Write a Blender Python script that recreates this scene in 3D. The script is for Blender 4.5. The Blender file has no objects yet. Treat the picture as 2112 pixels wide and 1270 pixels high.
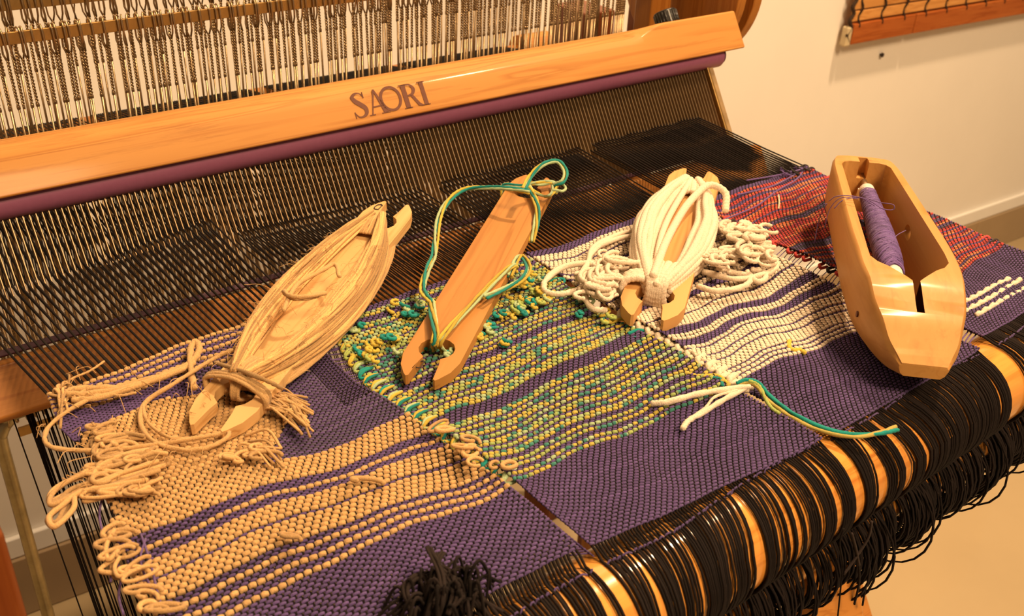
import bpy, bmesh, math, random
import numpy as np
from mathutils import Matrix, Vector
rnd = random.Random(7); rng = np.random.default_rng(7)
R_ = math.radians
# ------------------------------------------------------------------ frame
# Loom units: 1 = 0.28 m. x along the fell, y away from the weaver, z up, cloth plane z = 0.
S = 0.28; ZF = 2.49
def W(v):
    a = np.array(v, dtype=float).reshape(-1, 3) * S
    a[:, 2] += ZF * S
    return a
FOC = 2035.4; CXP, CYP = 1056., 635.
RW = np.array([[0.7889616, -0.27850452, 0.54769957], [-0.61315171, -0.4146042, 0.67241976], [0.0398066, -0.8663363, -0.49787232]])
EYE = np.array([0., 0., 1.])
def ray(px, py): return RW @ np.array([px - CXP, py - CYP, FOC])
def P(px, py, z=0.):
    r = ray(px, py); return EYE + r * ((z - 1.) / r[2])
def PY(px, py, y):
    r = ray(px, py); return EYE + r * (y / r[1])
def PX(px, py, x):
    r = ray(px, py); return EYE + r * (x / r[0])

# ------------------------------------------------------------------ camera, world, lamps
sc = bpy.context.scene
C = bpy.data.collections.new('scene'); sc.collection.children.link(C)
cam = bpy.data.cameras.new('camera'); cam.sensor_width = 36; cam.lens = FOC / 2112 * 36
cam.clip_start = .01; cam.clip_end = 50
cam.dof.use_dof = True; cam.dof.focus_distance = 1.95 * S; cam.dof.aperture_fstop = 20
co = bpy.data.objects.new('camera', cam); C.objects.link(co)
m = Matrix.Identity(4)
for i in range(3):
    m[i][0] = RW[i, 0]; m[i][1] = -RW[i, 1]; m[i][2] = -RW[i, 2]
    m[i][3] = W(EYE)[0][i]
co.matrix_world = m; sc.camera = co
wo = bpy.data.worlds.new('world'); sc.world = wo; wo.use_nodes = True
wo.node_tree.nodes['Background'].inputs[0].default_value = (1, .70, .42, 1)
wo.node_tree.nodes['Background'].inputs[1].default_value = .18
def lamp(name, loc, target, size, power, col):
    l = bpy.data.lights.new(name, 'AREA'); l.shape = 'DISK'; l.size = size; l.energy = power; l.color = col
    o = bpy.data.objects.new(name, l); C.objects.link(o)
    a = Vector(W(loc)[0]); b = Vector(W(target)[0]); o.location = a
    o.rotation_euler = (b - a).to_track_quat('-Z', 'Y').to_euler(); return o
lamp('ceiling_lamp', (4.7, 1.6, 5.3), (2.6, 1.2, -.5), .11, 38, (1, .67, .38))
lamp('front_fill', (1.4, -4.6, 7.4), (2.2, 2.5, -.2), .8, 84, (1, .67, .37))  # soft fill added on the weaver's side to brighten wall and beater rail
vs = sc.view_settings; vs.view_transform = 'Standard'; vs.look = 'None'; vs.gamma = 1; vs.use_curve_mapping = False
vs.exposure = 0.0

# ------------------------------------------------------------------ materials
def nt(name):
    m = bpy.data.materials.new(name); m.use_nodes = True
    n = m.node_tree.nodes; l = m.node_tree.links
    return m, n, l, n['Principled BSDF']
def noise(n, l, scale, detail=4, rough=.6, vec=None, dist=0.):
    t = n.new('ShaderNodeTexNoise'); t.inputs['Scale'].default_value = scale; t.inputs['Detail'].default_value = detail
    t.inputs['Roughness'].default_value = rough; t.inputs['Distortion'].default_value = dist
    if vec is not None: l.new(vec, t.inputs['Vector'])
    return t
def ramp(n, l, fac, stops):
    r = n.new('ShaderNodeValToRGB'); e = r.color_ramp.elements
    e[0].position, e[0].color = stops[0][0], (*stops[0][1], 1); e[1].position, e[1].color = stops[-1][0], (*stops[-1][1], 1)
    for p, c in stops[1:-1]:
        x = e.new(p); x.color = (*c, 1)
    l.new(fac, r.inputs[0]); return r
def bump(n, l, b, height, strength, dist=.001):
    bm_ = n.new('ShaderNodeBump'); bm_.inputs['Strength'].default_value = strength; bm_.inputs['Distance'].default_value = dist
    l.new(height, bm_.inputs['Height']); l.new(bm_.outputs[0], b.inputs['Normal'])
def wood(name, dark, mid, light, axis=(1, 0, 0), rough=.4, coat=.0, scale=1., ang=0., streak=1.):
    m, n, l, b = nt(name)
    tc = n.new('ShaderNodeTexCoord'); mp = n.new('ShaderNodeMapping')
    mp.inputs['Scale'].default_value = [(.06 if a else 1.) * scale for a in axis]
    mp.inputs['Rotation'].default_value = (0, 0, ang)
    l.new(tc.outputs['Object'], mp.inputs['Vector'])
    a = noise(n, l, 260, 6, .7, mp.outputs[0], .4); c = noise(n, l, 55, 3, .5, mp.outputs[0], 1.2)
    mx = n.new('ShaderNodeMix'); mx.data_type = 'FLOAT'; mx.inputs[0].default_value = .55
    l.new(a.outputs['Fac'], mx.inputs[2]); l.new(c.outputs['Fac'], mx.inputs[3])
    r = ramp(n, l, mx.outputs[0], [(.34, dark), (.45, mid), (.54, mid), (.68, light)])
    mp2 = n.new('ShaderNodeMapping'); mp2.inputs['Scale'].default_value = [(.035 if a else 1.) * scale for a in axis]; l.new(tc.outputs['Object'], mp2.inputs['Vector'])
    s1 = noise(n, l, 130, 2, .5, mp2.outputs[0], .6); k1 = ramp(n, l, s1.outputs['Fac'], [(.50, (1, 1, 1)), (.60, (.80, .70, .58)), (.64, (1, 1, 1))])
    s2 = noise(n, l, 22, 2, .5, mp2.outputs[0], 1.); k2 = ramp(n, l, s2.outputs['Fac'], [(.35, (.84, .78, .70)), (.65, (1.06, 1.06, 1.06))])
    m1 = n.new('ShaderNodeMix'); m1.data_type = 'RGBA'; m1.blend_type = 'MULTIPLY'; m1.inputs[0].default_value = streak
    m2 = n.new('ShaderNodeMix'); m2.data_type = 'RGBA'; m2.blend_type = 'MULTIPLY'; m2.inputs[0].default_value = 1
    l.new(r.outputs[0], m1.inputs[6]); l.new(k1.outputs[0], m1.inputs[7]); l.new(m1.outputs[2], m2.inputs[6]); l.new(k2.outputs[0], m2.inputs[7])
    l.new(m2.outputs[2], b.inputs['Base Color'])
    b.inputs['Roughness'].default_value = rough; b.inputs['Specular IOR Level'].default_value = .3; b.inputs['Coat Weight'].default_value = coat; b.inputs['Coat Roughness'].default_value = .12
    bump(n, l, b, a.outputs['Fac'], .12, .0004)
    return m
def plain(name, col, rough=.5, metal=0., var=.12, scale=120, coat=0., bmp=.1):
    m, n, l, b = nt(name)
    tc = n.new('ShaderNodeTexCoord'); t = noise(n, l, scale, 5, .6, tc.outputs['Object'])
    r = ramp(n, l, t.outputs['Fac'], [(.25, tuple(c * (1 - var) for c in col)), (.75, tuple(min(1, c * (1 + var)) for c in col))])
    l.new(r.outputs[0], b.inputs['Base Color'])
    b.inputs['Roughness'].default_value = rough; b.inputs['Metallic'].default_value = metal; b.inputs['Coat Weight'].default_value = coat
    bump(n, l, b, t.outputs['Fac'], bmp, .0005)
    return m
def yarn(name, rough=.85, sheen=.12, scale=2600, bmp=.6, base=None):
    m, n, l, b = nt(name)
    at = n.new('ShaderNodeAttribute'); at.attribute_name = 'Col'
    tc = n.new('ShaderNodeTexCoord'); t = noise(n, l, scale, 3, .6, tc.outputs['Object'])
    mx = n.new('ShaderNodeMix'); mx.data_type = 'RGBA'; mx.blend_type = 'MULTIPLY'; mx.inputs[0].default_value = .6
    r = ramp(n, l, t.outputs['Fac'], [(.3, (.6, .6, .6)), (.7, (1.25, 1.25, 1.25))])
    l.new(at.outputs['Color'], mx.inputs[6]); l.new(r.outputs[0], mx.inputs[7]); l.new(mx.outputs[2], b.inputs['Base Color'])
    b.inputs['Roughness'].default_value = rough; b.inputs['Sheen Weight'].default_value = sheen; b.inputs['Specular IOR Level'].default_value = .12 if sheen < .05 else .3
    bump(n, l, b, t.outputs['Fac'], bmp, .0005)
    return m
M = {}
M['maple'] = wood('maple_varnish', (.36, .15, .03), (.53, .25, .058), (.60, .30, .08), rough=.62, coat=.10)
M['race'] = wood('race_wood', (.30, .11, .02), (.48, .20, .045), (.58, .27, .07), rough=.5, coat=.1)
M['board1'] = wood('pale_beech', (.58, .34, .13), (.72, .46, .20), (.78, .52, .25), rough=.6, scale=1.3)
M['board2'] = wood('cherry_board', (.34, .15, .035), (.49, .235, .065), (.58, .30, .09), rough=.5, scale=.8)
M['board3'] = wood('light_cherry_board', (.55, .28, .09), (.68, .38, .14), (.74, .44, .18), rough=.55, scale=.8)
M['boat'] = wood('boat_wood', (.46, .23, .065), (.58, .305, .09), (.64, .35, .12), streak=.35, rough=.5, coat=.06, scale=.8)
M['roll'] = wood('front_beam_wood', (.60, .24, .04), (.78, .34, .07), (.84, .40, .10), rough=.22, coat=.8)
M['post'] = wood('post_wood', (.12, .03, .006), (.20, .05, .009), (.27, .08, .015), axis=(0, 0, 1), rough=.45, coat=.2)
M['postlight'] = wood('post_wood_light', (.26, .09, .015), (.40, .16, .028), (.5, .21, .04), axis=(0, 0, 1), rough=.45, coat=.2)
M['purpletube'] = plain('purple_tube', (.26, .085, .17), .42, 0, .06, 300, coat=.1)
M['purpletape'] = plain('purple_tape', (.09, .035, .06), .6)
M['steel'] = plain('reed_steel', (.36, .25, .14), .48, .8, .15, 200)
M['heddle'] = plain('heddle_steel', (.46, .33, .19), .34, .9, .2, 400)
M['brass'] = plain('heddle_bar_brass', (.50, .31, .11), .38, .85, .25, 35)
M['bronze'] = plain('tarnished_frame', (.42, .36, .22), .38, .85, .3, 60)
M['reedend'] = plain('reed_end_strip', (.55, .38, .20), .4, .6, .3, 90)
M['blackplastic'] = plain('black_plastic', (.02, .018, .016), .3)
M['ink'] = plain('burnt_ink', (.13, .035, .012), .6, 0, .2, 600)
M['markink'] = plain('marker_ink', (.03, .02, .02), .6)
M['wall'] = plain('wall_paint', (.86, .83, .775), .75, 0, .02, 9, bmp=.05)
M['trimw'] = plain('white_trim', (.86, .85, .82), .6, 0, .03, 20)
M['skirt'] = plain('skirting_tile', (.36, .26, .155), .3, 0, .06, 12, coat=.2)
M['floor'] = plain('floor_tile', (.46, .355, .205), .35, 0, .06, 4, coat=.25, bmp=.02)
M['slat'] = wood('bamboo_slat', (.45, .20, .06), (.66, .33, .10), (.75, .42, .16), rough=.6)
M['rail'] = wood('blind_rail', (.30, .07, .015), (.42, .12, .025), (.50, .17, .04), rough=.45)
M['cordd'] = plain('dark_cord', (.03, .02, .018), .8)
M['cream'] = plain('cream_edge', (.55, .45, .28), .7)
M['core'] = plain('bobbin_core', (.74, .70, .62), .45)
M['yarn'] = yarn('wool_yarn'); M['black'] = yarn('black_warp', .85, .02, 3000, .4)
M['jute'] = yarn('jute_yarn', .9, .15, 1800, .9); M['fluff'] = yarn('soft_wool', .95, .25, 1500, .9)

# ------------------------------------------------------------------ objects
def props(o, label=None, cat=None, group=None, kind=None):
    for k, v in (('label', label), ('category', cat), ('group', group), ('kind', kind)):
        if v: o[k] = v
    return o
def thing(name, base, label, cat, group=None):
    o = bpy.data.objects.new(name, None); C.objects.link(o); o.empty_display_size = .02
    o.location = W(base)[0]; o['origin'] = list(map(float, W(base)[0]))
    return props(o, label, cat, group)
def link(name, me, mat, parent=None, label=None, kind=None):
    o = bpy.data.objects.new(name, me); C.objects.link(o)
    if mat: me.materials.append(mat)
    if parent is not None: o.parent = parent
    if kind: o['kind'] = kind
    if label: o['label'] = label
    return o
def org(parent):
    # world position of a parent (parts of parts sit at their parent's origin)
    p = np.zeros(3)
    while parent is not None:
        p = p + np.array(parent.location); parent = parent.parent
    return p
def arr(name, V, Q, mat, parent=None, col=None, smooth=True, label=None, kind=None, tris=None):
    me = bpy.data.meshes.new(name); V = W(V) - org(parent)
    Q = np.asarray(Q, dtype=np.int32); nq = len(Q)
    me.vertices.add(len(V)); me.vertices.foreach_set('co', V.astype(np.float32).ravel())
    me.loops.add(nq * 4); me.loops.foreach_set('vertex_index', Q.ravel())
    me.polygons.add(nq); me.polygons.foreach_set('loop_start', np.arange(nq, dtype=np.int32) * 4)
    me.polygons.foreach_set('loop_total', np.full(nq, 4, dtype=np.int32))
    if smooth: me.polygons.foreach_set('use_smooth', np.ones(nq, dtype=bool))
    me.update(calc_edges=True)
    if col is not None:
        a = me.color_attributes.new('Col', 'FLOAT_COLOR', 'POINT')
        c = np.ones((len(V), 4), np.float32); c[:, :3] = col; a.data.foreach_set('color', c.ravel())
    return link(name, me, mat, parent, label, kind)
class Tubes:
    """many tubes collected into one mesh; each point list (n,3), radius scalar or (n,), colour (3,) or (n,3)"""
    def __init__(s, k=5): s.V = []; s.Q = []; s.Cc = []; s.n = 0; s.k = k
    def add(s, pts, r, col=(0.5, .5, .5), up=None, lobes=0, twist=0., flat=1.):
        p = np.asarray(pts, float); n = len(p); k = s.k
        if k > 4 and n > 2:
            r = np.broadcast_to(np.asarray(r, float), (n,)); a_ = p[0] - p[1]; b_ = p[-1] - p[-2]
            a_ = a_ / (np.linalg.norm(a_) + 1e-12) * r[0]; b_ = b_ / (np.linalg.norm(b_) + 1e-12) * r[-1]
            p = np.vstack([p[0] + a_ * .52, p[0] + a_ * .35, p, p[-1] + b_ * .35, p[-1] + b_ * .52])
            r = np.concatenate([[r[0] * .08, r[0] * .7], r, [r[-1] * .7, r[-1] * .08]])
            col = np.asarray(col, float)
            if col.ndim == 2: col = np.vstack([col[:1], col[:1], col, col[-1:], col[-1:]])
            n += 4
        t = np.gradient(p, axis=0); t /= np.linalg.norm(t, axis=1)[:, None] + 1e-12
        if up is None:
            a = np.zeros((n, 3)); v = np.array([.123, .31, 1.]); v -= t[0] * (v @ t[0])
            if np.linalg.norm(v) < .2: v = np.array([1., .2, 0]); v -= t[0] * (v @ t[0])
            v /= np.linalg.norm(v); a[0] = v
            for i in range(1, n):
                v = v - t[i] * (v @ t[i]); v /= np.linalg.norm(v) + 1e-12; a[i] = v
        else:
            a = np.tile(np.asarray(up, float), (n, 1)); a -= t * (a * t).sum(1)[:, None]; a /= np.linalg.norm(a, axis=1)[:, None] + 1e-12
        b = np.cross(t, a)
        r = np.broadcast_to(np.asarray(r, float), (n,)).copy()
        th = np.arange(k) * 2 * math.pi / k
        rr = np.tile(r[:, None], (1, k))
        if lobes:
            L = np.concatenate([[0], np.cumsum(np.linalg.norm(np.diff(p, axis=0), axis=1))])
            rr = rr * (1 + .18 * np.cos(lobes * th[None, :] + twist * L[:, None]))
        v = p[:, None, :] + rr[:, :, None] * (np.cos(th)[None, :, None] * a[:, None, :] * flat + np.sin(th)[None, :, None] * b[:, None, :])
        # pinch the ends shut
        v = v.reshape(-1, 3)
        i = np.arange(n - 1)[:, None] * k + np.arange(k)[None, :]; j = np.arange(n - 1)[:, None] * k + (np.arange(k)[None, :] + 1) % k
        q = np.stack([i, j, j + k, i + k], -1).reshape(-1, 4) + s.n
        s.V.append(v); s.Q.append(q)
        if k == 4: s.Q.append(np.array([[3, 2, 1, 0], [(n - 1) * k, (n - 1) * k + 1, (n - 1) * k + 2, (n - 1) * k + 3]]) + s.n)
        elif k == 6:
            e = (n - 1) * k
            s.Q.append(np.array([[3, 2, 1, 0], [5, 4, 3, 0], [e, e + 1, e + 2, e + 3], [e, e + 3, e + 4, e + 5]]) + s.n)
        c = np.asarray(col, float); c = np.tile(c, (n, 1)) if c.ndim == 1 else c
        s.Cc.append(np.repeat(c, k, axis=0)); s.n += n * k
    def build(s, name, mat, parent=None, label=None, kind=None):
        return arr(name, np.concatenate(s.V), np.concatenate(s.Q), mat, parent, np.concatenate(s.Cc), True, label, kind)
def spline(pts, per=8):
    p = np.asarray(pts, float); n = len(p)
    q = np.vstack([2 * p[0] - p[1], p, 2 * p[-1] - p[-2]]); out = []
    t = np.linspace(0, 1, per, endpoint=False)[:, None]
    for i in range(n - 1):
        a, b, c, d = q[i], q[i + 1], q[i + 2], q[i + 3]
        out.append(.5 * (2 * b + (c - a) * t + (2 * a - 5 * b + 4 * c - d) * t ** 2 + (3 * b - a - 3 * c + d) * t ** 3))
    out.append(p[-1:]); return np.vstack(out)
def pxs(L, z, per=8):
    """thread lying at height z (or per point) above the cloth"""
    return spline([P(a[0], a[1], a[2] if len(a) > 2 else z) for a in L], per)
def bmobj(name, bm, mat, parent=None, bevel=0., smooth=False, label=None, seg=2):
    me = bpy.data.meshes.new(name); bmesh.ops.recalc_face_normals(bm, faces=bm.faces)
    V = W([v.co for v in bm.verts]) - org(parent)
    bm.to_mesh(me); bm.free(); me.vertices.foreach_set('co', V.astype(np.float32).ravel())
    if smooth: me.polygons.foreach_set('use_smooth', np.ones(len(me.polygons), dtype=bool))
    me.update(); o = link(name, me, mat, parent, label)
    if bevel:
        md = o.modifiers.new('bevel', 'BEVEL'); md.width = bevel * S; md.segments = seg; md.limit_method = 'ANGLE'; md.angle_limit = R_(35)
        me.polygons.foreach_set('use_smooth', np.ones(len(me.polygons), dtype=bool))
        md.harden_normals = True
    return o
def prism(bm, poly, vec):
    """extrude a polygon (list of 3-D points) along vec"""
    a = [bm.verts.new(Vector(p)) for p in poly]; b = [bm.verts.new(Vector(np.array(p) + np.array(vec))) for p in poly]
    bm.faces.new(a[::-1]); bm.faces.new(b); n = len(a)
    for i in range(n): bm.faces.new((a[i], a[(i + 1) % n], b[(i + 1) % n], b[i]))
def box(bm, lo, hi):
    x0, y0, z0 = lo; x1, y1, z1 = hi
    prism(bm, [(x0, y0, z0), (x1, y0, z0), (x1, y1, z0), (x0, y1, z0)], (0, 0, z1 - z0))
def boxo(name, lo, hi, mat, parent=None, bevel=0., label=None):
    bm = bmesh.new(); box(bm, lo, hi); return bmobj(name, bm, mat, parent, bevel, label=label)
def cyl(name, a, b, r, mat, parent=None, k=32, label=None, bevel=0.):
    a = np.array(a, float); b = np.array(b, float); t = b - a; t /= np.linalg.norm(t)
    u = np.cross(t, [0, .3, 1.]); u /= np.linalg.norm(u); v = np.cross(t, u)
    bm = bmesh.new(); prism(bm, [a + r * (math.cos(i * 2 * math.pi / k) * u + math.sin(i * 2 * math.pi / k) * v) for i in range(k)], b - a)
    o = bmobj(name, bm, mat, parent, bevel, True, label)
    if not bevel: o.modifiers.new('edge', 'EDGE_SPLIT').split_angle = R_(50)
    return o

# ------------------------------------------------------------------ the room
WA = R_(-3.7); wd = np.array([math.cos(WA), math.sin(WA), 0]); wn = np.array([math.sin(WA), -math.cos(WA), 0]); w0 = np.array([.32, 3.79, 0])
def wallpt(s, off, z): return w0 + wd * s + wn * off + np.array([0, 0, z])
def wbox(bm, s0, s1, o0, o1, z0, z1):
    prism(bm, [wallpt(s0, o0, z0), wallpt(s1, o0, z0), wallpt(s1, o1, z0), wallpt(s0, o1, z0)], (0, 0, z1 - z0))
def wboxo(name, *a, mat, parent=None, bevel=0., label=None):
    bm = bmesh.new(); wbox(bm, *a); return bmobj(name, bm, mat, parent, bevel, label=label)
w = wboxo('wall_back', -5, 13, -.3, 0, -ZF, 6, mat=M['wall']); w['kind'] = 'structure'
f = boxo('floor', (-6, -6, -ZF - .3), (14, 4.3, -ZF), M['floor']); f['kind'] = 'structure'
bb = bpy.data.objects.new('baseboard_back', None); C.objects.link(bb); bb['kind'] = 'structure'; bb.location = W(wallpt(0, 0, -ZF))[0]
sj = 7.12; tw = 1.6
for i in range(-7, 4):
    wboxo('tile', sj + i * tw + .006, sj + (i + 1) * tw - .006, .001, .045, -ZF + .002, -2.17, mat=M['skirt'], parent=bb, bevel=.006)
wboxo('grout', sj - 7 * tw, sj + 4 * tw, .001, .036, -ZF + .001, -2.175, mat=M['cream'], parent=bb)
t = wboxo('trim_1', -5, 13, .001, .03, -2.168, -2.062, mat=M['trimw'], bevel=.008); t['kind'] = 'structure'
nl = thing('nail', wallpt(5.46, 0, -.45), 'tiny dark nail head in the wall just below the blind', 'nail')
r_ = ray(1815, 112); tt = ((w0 - EYE) @ wn) / (r_ @ wn); q = EYE + r_ * tt
nl.location = W(q)[0]
cyl('head', q + wn * .012, q + wn * .022, .014, M['cordd'], nl, 12); cyl('shank', q - wn * .02, q + wn * .012, .006, M['cordd'], nl, 8)

# bamboo blind on the wall
def wpx(px, py, off):
    r = ray(px, py); k = ((w0 + wn * off - EYE) @ wn) / (r @ wn); p = EYE + r * k
    return (p - w0) @ wd, p[2]
OFF = .062
s0, z0 = wpx(1738, 93, OFF)
bl = thing('bamboo_blind', wallpt(s0, OFF, z0), 'bamboo slat blind with reddish bottom rail hanging on the cream wall', 'blind')
RH = .122
wboxo('bottom_rail', s0 + .05, s0 + .64, OFF - .03, OFF + .02, z0, z0 + RH, mat=M['rail'], parent=bl, bevel=.006)
wboxo('bottom_rail', s0 + .65, s0 + 4.2, OFF - .03, OFF + .02, z0, z0 + RH, mat=M['rail'], parent=bl, bevel=.006)
wboxo('end_cap', s0, s0 + .045, OFF - .03, OFF + .02, z0 - .01, z0 + RH * .9, mat=M['cream'], parent=bl, bevel=.012, label='cream cloth end of the rail')
nsl = 36; ph = .070
for i in range(nsl):
    zz = z0 + RH + .012 + i * ph
    wboxo('slat', s0 + .03 + .008 * rnd.random(), s0 + 4.2, OFF - .012, OFF + .006, zz, zz + ph - .010, mat=M['slat'], parent=bl, bevel=.004)
for k in range(16):
    sx = s0 + .09 + k * .215
    tb = Tubes(5); zs = np.linspace(z0 + RH - .02, z0 + RH + nsl * ph, 120)
    tb.add([wallpt(sx + .006 * math.sin(z * 60), OFF + .012 + .008 * math.sin(z * 60), z) for z in zs], .0065, (.03, .02, .015))
    tb.build('lacing', M['black'], bl)
tb = Tubes(5); zs = np.linspace(z0 + .02, z0 + RH + nsl * ph, 200)
tb.add([wallpt(s0 + .02 + .012 * math.sin(z * 75), OFF + .01, z) for z in zs], .012, (.05, .03, .02)); tb.build('edge_lacing', M['black'], bl)

# ------------------------------------------------------------------ reed frame of reference
T = R_(33); U_ = np.array([0, math.sin(T), math.cos(T)]); N_ = np.array([0, -math.cos(T), math.sin(T)]); O_ = np.array([0, 1.933, .006])
def RP(x, s, n): return np.array([x, 0, 0]) + O_ + U_ * s + N_ * n
def rprof(name, prof, x0, x1, mat, parent, bevel=0., label=None):
    bm = bmesh.new(); prism(bm, [RP(x0, s, n) for s, n in prof], (x1 - x0, 0, 0)); return bmobj(name, bm, mat, parent, bevel, label=label)

# loom frame -------------------------------------------------------
loom = thing('floor_loom', (1.25, 1.5, -ZF), 'wooden floor loom frame with round front beam and dark posts', 'loom')
YB, ZB, RB = .700, -.092, .088
cyl('front_beam', (-.55, YB, ZB), (3.2, YB, ZB), RB, M['roll'], loom, 64)
YC, ZC, RC = .70, -.25, .045
cyl('apron_rod', (-.2, YC, ZC), (2.9, YC, ZC), RC, M['roll'], loom, 24)
boxo('lower_crossbar', (-.3, .82, -.62), (3.0, .90, -.46), M['post'], loom, .008)
cyl('back_beam', (-.3, 2.94, -.045), (2.42, 2.94, -.045), .04, M['postlight'], loom, 32)
cyl('back_beam_end', (2.36, 2.93, -.03), (2.50, 2.93, -.03), .062, M['maple'], loom, 32)
boxo('side_post', (-.12, 1.05, -ZF), (.092, 1.25, .16), M['post'], loom, .01)
boxo('side_rail', (-.12, 1.25, -.42), (.06, 3.0, -.27), M['post'], loom, .01)
boxo('back_post', (-.12, 2.85, -ZF), (.06, 3.05, .1), M['post'], loom, .01)
boxo('back_post', (2.62, 2.85, -ZF), (2.78, 3.05, .1), M['post'], loom, .01)
boxo('front_post', (-.3, .62, -ZF), (-.12, .78, -.17), M['post'], loom, .01)
boxo('right_post', (2.425, 2.32, -ZF), (2.52, 2.40, 1.2), M['postlight'], loom, .008)
boxo('right_post', (2.575, 2.46, -ZF), (2.66, 2.58, 1.2), M['post'], loom, .008)
bm = bmesh.new(); prism(bm, [(1.27, .66, -.30), (1.36, .62, -.30), (1.44, .46, -.95), (1.33, .50, -.95)], (0, .06, .01)); bmobj('brace', bm, M['roll'], loom, .006)
for x0, x1, rr in ((2.56, 2.60, .262), (2.60, 2.64, .215), (2.64, 2.68, .262)):
    cyl('winding_disc', (x0, 2.335, .325), (x1, 2.335, .325), rr, M['postlight'] if rr > .25 else M['post'], loom, 72, bevel=.004)
cyl('disc_axle', (2.4, 2.335, .325), (2.8, 2.335, .325), .03, M['post'], loom, 20)
# cords running down from the heddle frame under the cloth
tb = Tubes(4); a36 = R_(34); du = np.array([0, -math.sin(a36), -math.cos(a36)])
for k in range(190):
    x = .270 + (k - 10) * .0056 + rnd.gauss(0, .0010)
    if k < 8: x = .262 + rnd.random() * .012
    if k in (8, 9, 10): continue
    p = np.array([x, 1.90, -.22]) ; e = p + du * 2.0; e[0] += rnd.gauss(0, .006) + (.012 if k < 8 else 0)
    tb.add([p, (p + e) / 2, e], .0017, (.022, .016, .013))
p = np.array([.237, 1.90, -.22]); tb.add([p, p + du * 2.0 + [.01, 0, 0]], .0016, (.022, .016, .013))
tb.build('hanging_cords', M['black'], loom, label='fine black cords hanging behind the cloth', kind='stuff')

# ------------------------------------------------------------------ beater and reed
beater = thing('beater', (1.25, 2.0, -.25), 'varnished maple beater rail lettered in dark red brown above the reed', 'beater')
XL_, XR_ = -.15, 2.515
NB = .06
bm = bmesh.new()
full = [(.182, NB), (.302, NB), (.318, -.03), (.200, -.03)]
cut = [(.182, NB), (.247, NB), (.262, NB - .004), (.292, NB - .026), (.318, -.03), (.200, -.03)]
# lofted rail: chamfer fades out near the right end
def rail_sec(x, c):
    a = [(.182, NB), (.247 + (1 - c) * .02, NB), (.262 + (1 - c) * .040, NB - .004 * c), (.292 + (1 - c) * .0135, NB - .026 * c - (1 - c) * .012), (.318, -.03), (.200, -.03)]
    return [bm.verts.new(Vector(RP(x, s, n))) for s, n in a]
xs = [(XL_, 1.), (2.04, 1.)] + [(2.04 + .16 * i / 8, 1 - (i / 8) ** 2 * (3 - 2 * i / 8)) for i in range(1, 9)] + [(XR_, 0.)]
rows = [rail_sec(x, c) for x, c in xs]
for a, b in zip(rows, rows[1:]):
    for i in range(6): bm.faces.new((a[i], a[(i + 1) % 6], b[(i + 1) % 6], b[i]))
bm.faces.new(rows[0][::-1]); bm.faces.new(rows[-1])
rail = bmobj('top_rail', bm, M['maple'], beater, .005)
rprof('bottom_rail', [(-.112, -.05), (-.118, .048), (-.126, .062), (-.224, .062), (-.232, .05), (-.232, -.05)], XL_, 2.45, M['race'], beater, .004)
for sgn, x in ((0, XL_ + .02), (1, 2.44)):
    rprof('side_bar', [(-1.9, -.045), (.19, -.045), (.19, -.1), (-1.9, -.1)], x - .05, x + .0, M['race'], beater, .004)
# clamp knob behind the top rail
kb = RP(2.335, .30, -.055); kt = RP(2.335, .365, -.055)
cyl('knob', kb, kt, .036, M['blackplastic'], beater, 36, bevel=.004)
kr = Tubes(4)
for i in range(24):
    a = i * math.pi / 12; o = np.array([math.cos(a), 0, 0]) * .036 + N_ * math.sin(a) * .036
    kr.add([kb + o + U_ * .006, kt + o - U_ * .006], .0026, (.02, .02, .02))
kr.build('knob_ribs', M['blackplastic'], beater)
cyl('bolt', kb - U_ * .06, kb + U_ * .004, .012, M['steel'], beater, 12)
# lettering: flat marks sitting on the rail face
LX, LS, LW, LH = 1.118, .200, .212, .060
def lp(u, v): return RP(LX + LW * u, LS + LH * v, NB + .0012)
def letter(strokes):
    bm = bmesh.new()
    for st in strokes:
        if len(st) == 2 and st[0] == 'poly': prism(bm, [lp(*p) for p in st[1]], N_ * -.002); continue
        pts = spline([(a[0], a[1], a[2]) for a in st], 8)
        q = np.array([[p[0] * LW, p[1] * LH] for p in pts]); d = np.gradient(q, axis=0); d /= np.linalg.norm(d, axis=1)[:, None]
        nn = np.stack([-d[:, 1], d[:, 0]], 1); A = q + nn * pts[:, 2:3] / 2 * LH; B = q - nn * pts[:, 2:3] / 2 * LH
        a = [bm.verts.new(Vector(lp(x / LW, y / LH))) for x, y in A]; b = [bm.verts.new(Vector(lp(x / LW, y / LH))) for x, y in B]
        for i in range(len(a) - 1): bm.faces.new((a[i], a[i + 1], b[i + 1], b[i]))
    return bmobj('letter', bm, M['ink'], rail)
def stem(x, w, v0=0, v1=1, ser=.022):
    return [('poly', [(x, v0), (x + w, v0), (x + w, v1), (x, v1)]), ('poly', [(x - ser, v0), (x + w + ser, v0), (x + w + ser, v0 + .035), (x - ser, v0 + .035)]),
            ('poly', [(x - ser, v1 - .035), (x + w + ser, v1 - .035), (x + w + ser, v1), (x - ser, v1)])]
letter([[(.165, .84, .04), (.125, .965, .05), (.075, .975, .09), (.03, .86, .15), (.05, .69, .19), (.105, .52, .2), (.155, .34, .19), (.15, .14, .15), (.10, .03, .08), (.05, .04, .05), (.012, .19, .04)],
        ('poly', [(.158, .76), (.172, .76), (.172, 1.0), (.163, 1.0)]), ('poly', [(.004, .0), (.014, .0), (.018, .25), (.004, .25)])])
letter([('poly', [(.305, 1.02), (.325, 1.02), (.432, .02), (.372, .02)]), ('poly', [(.305, 1.02), (.318, .92), (.228, .02), (.212, .02)]),
        ('poly', [(.252, .30), (.372, .30), (.368, .355), (.258, .355)]), ('poly', [(.185, 0), (.258, 0), (.258, .035), (.185, .035)]), ('poly', [(.345, 0), (.455, 0), (.455, .035), (.345, .035)])])
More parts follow.
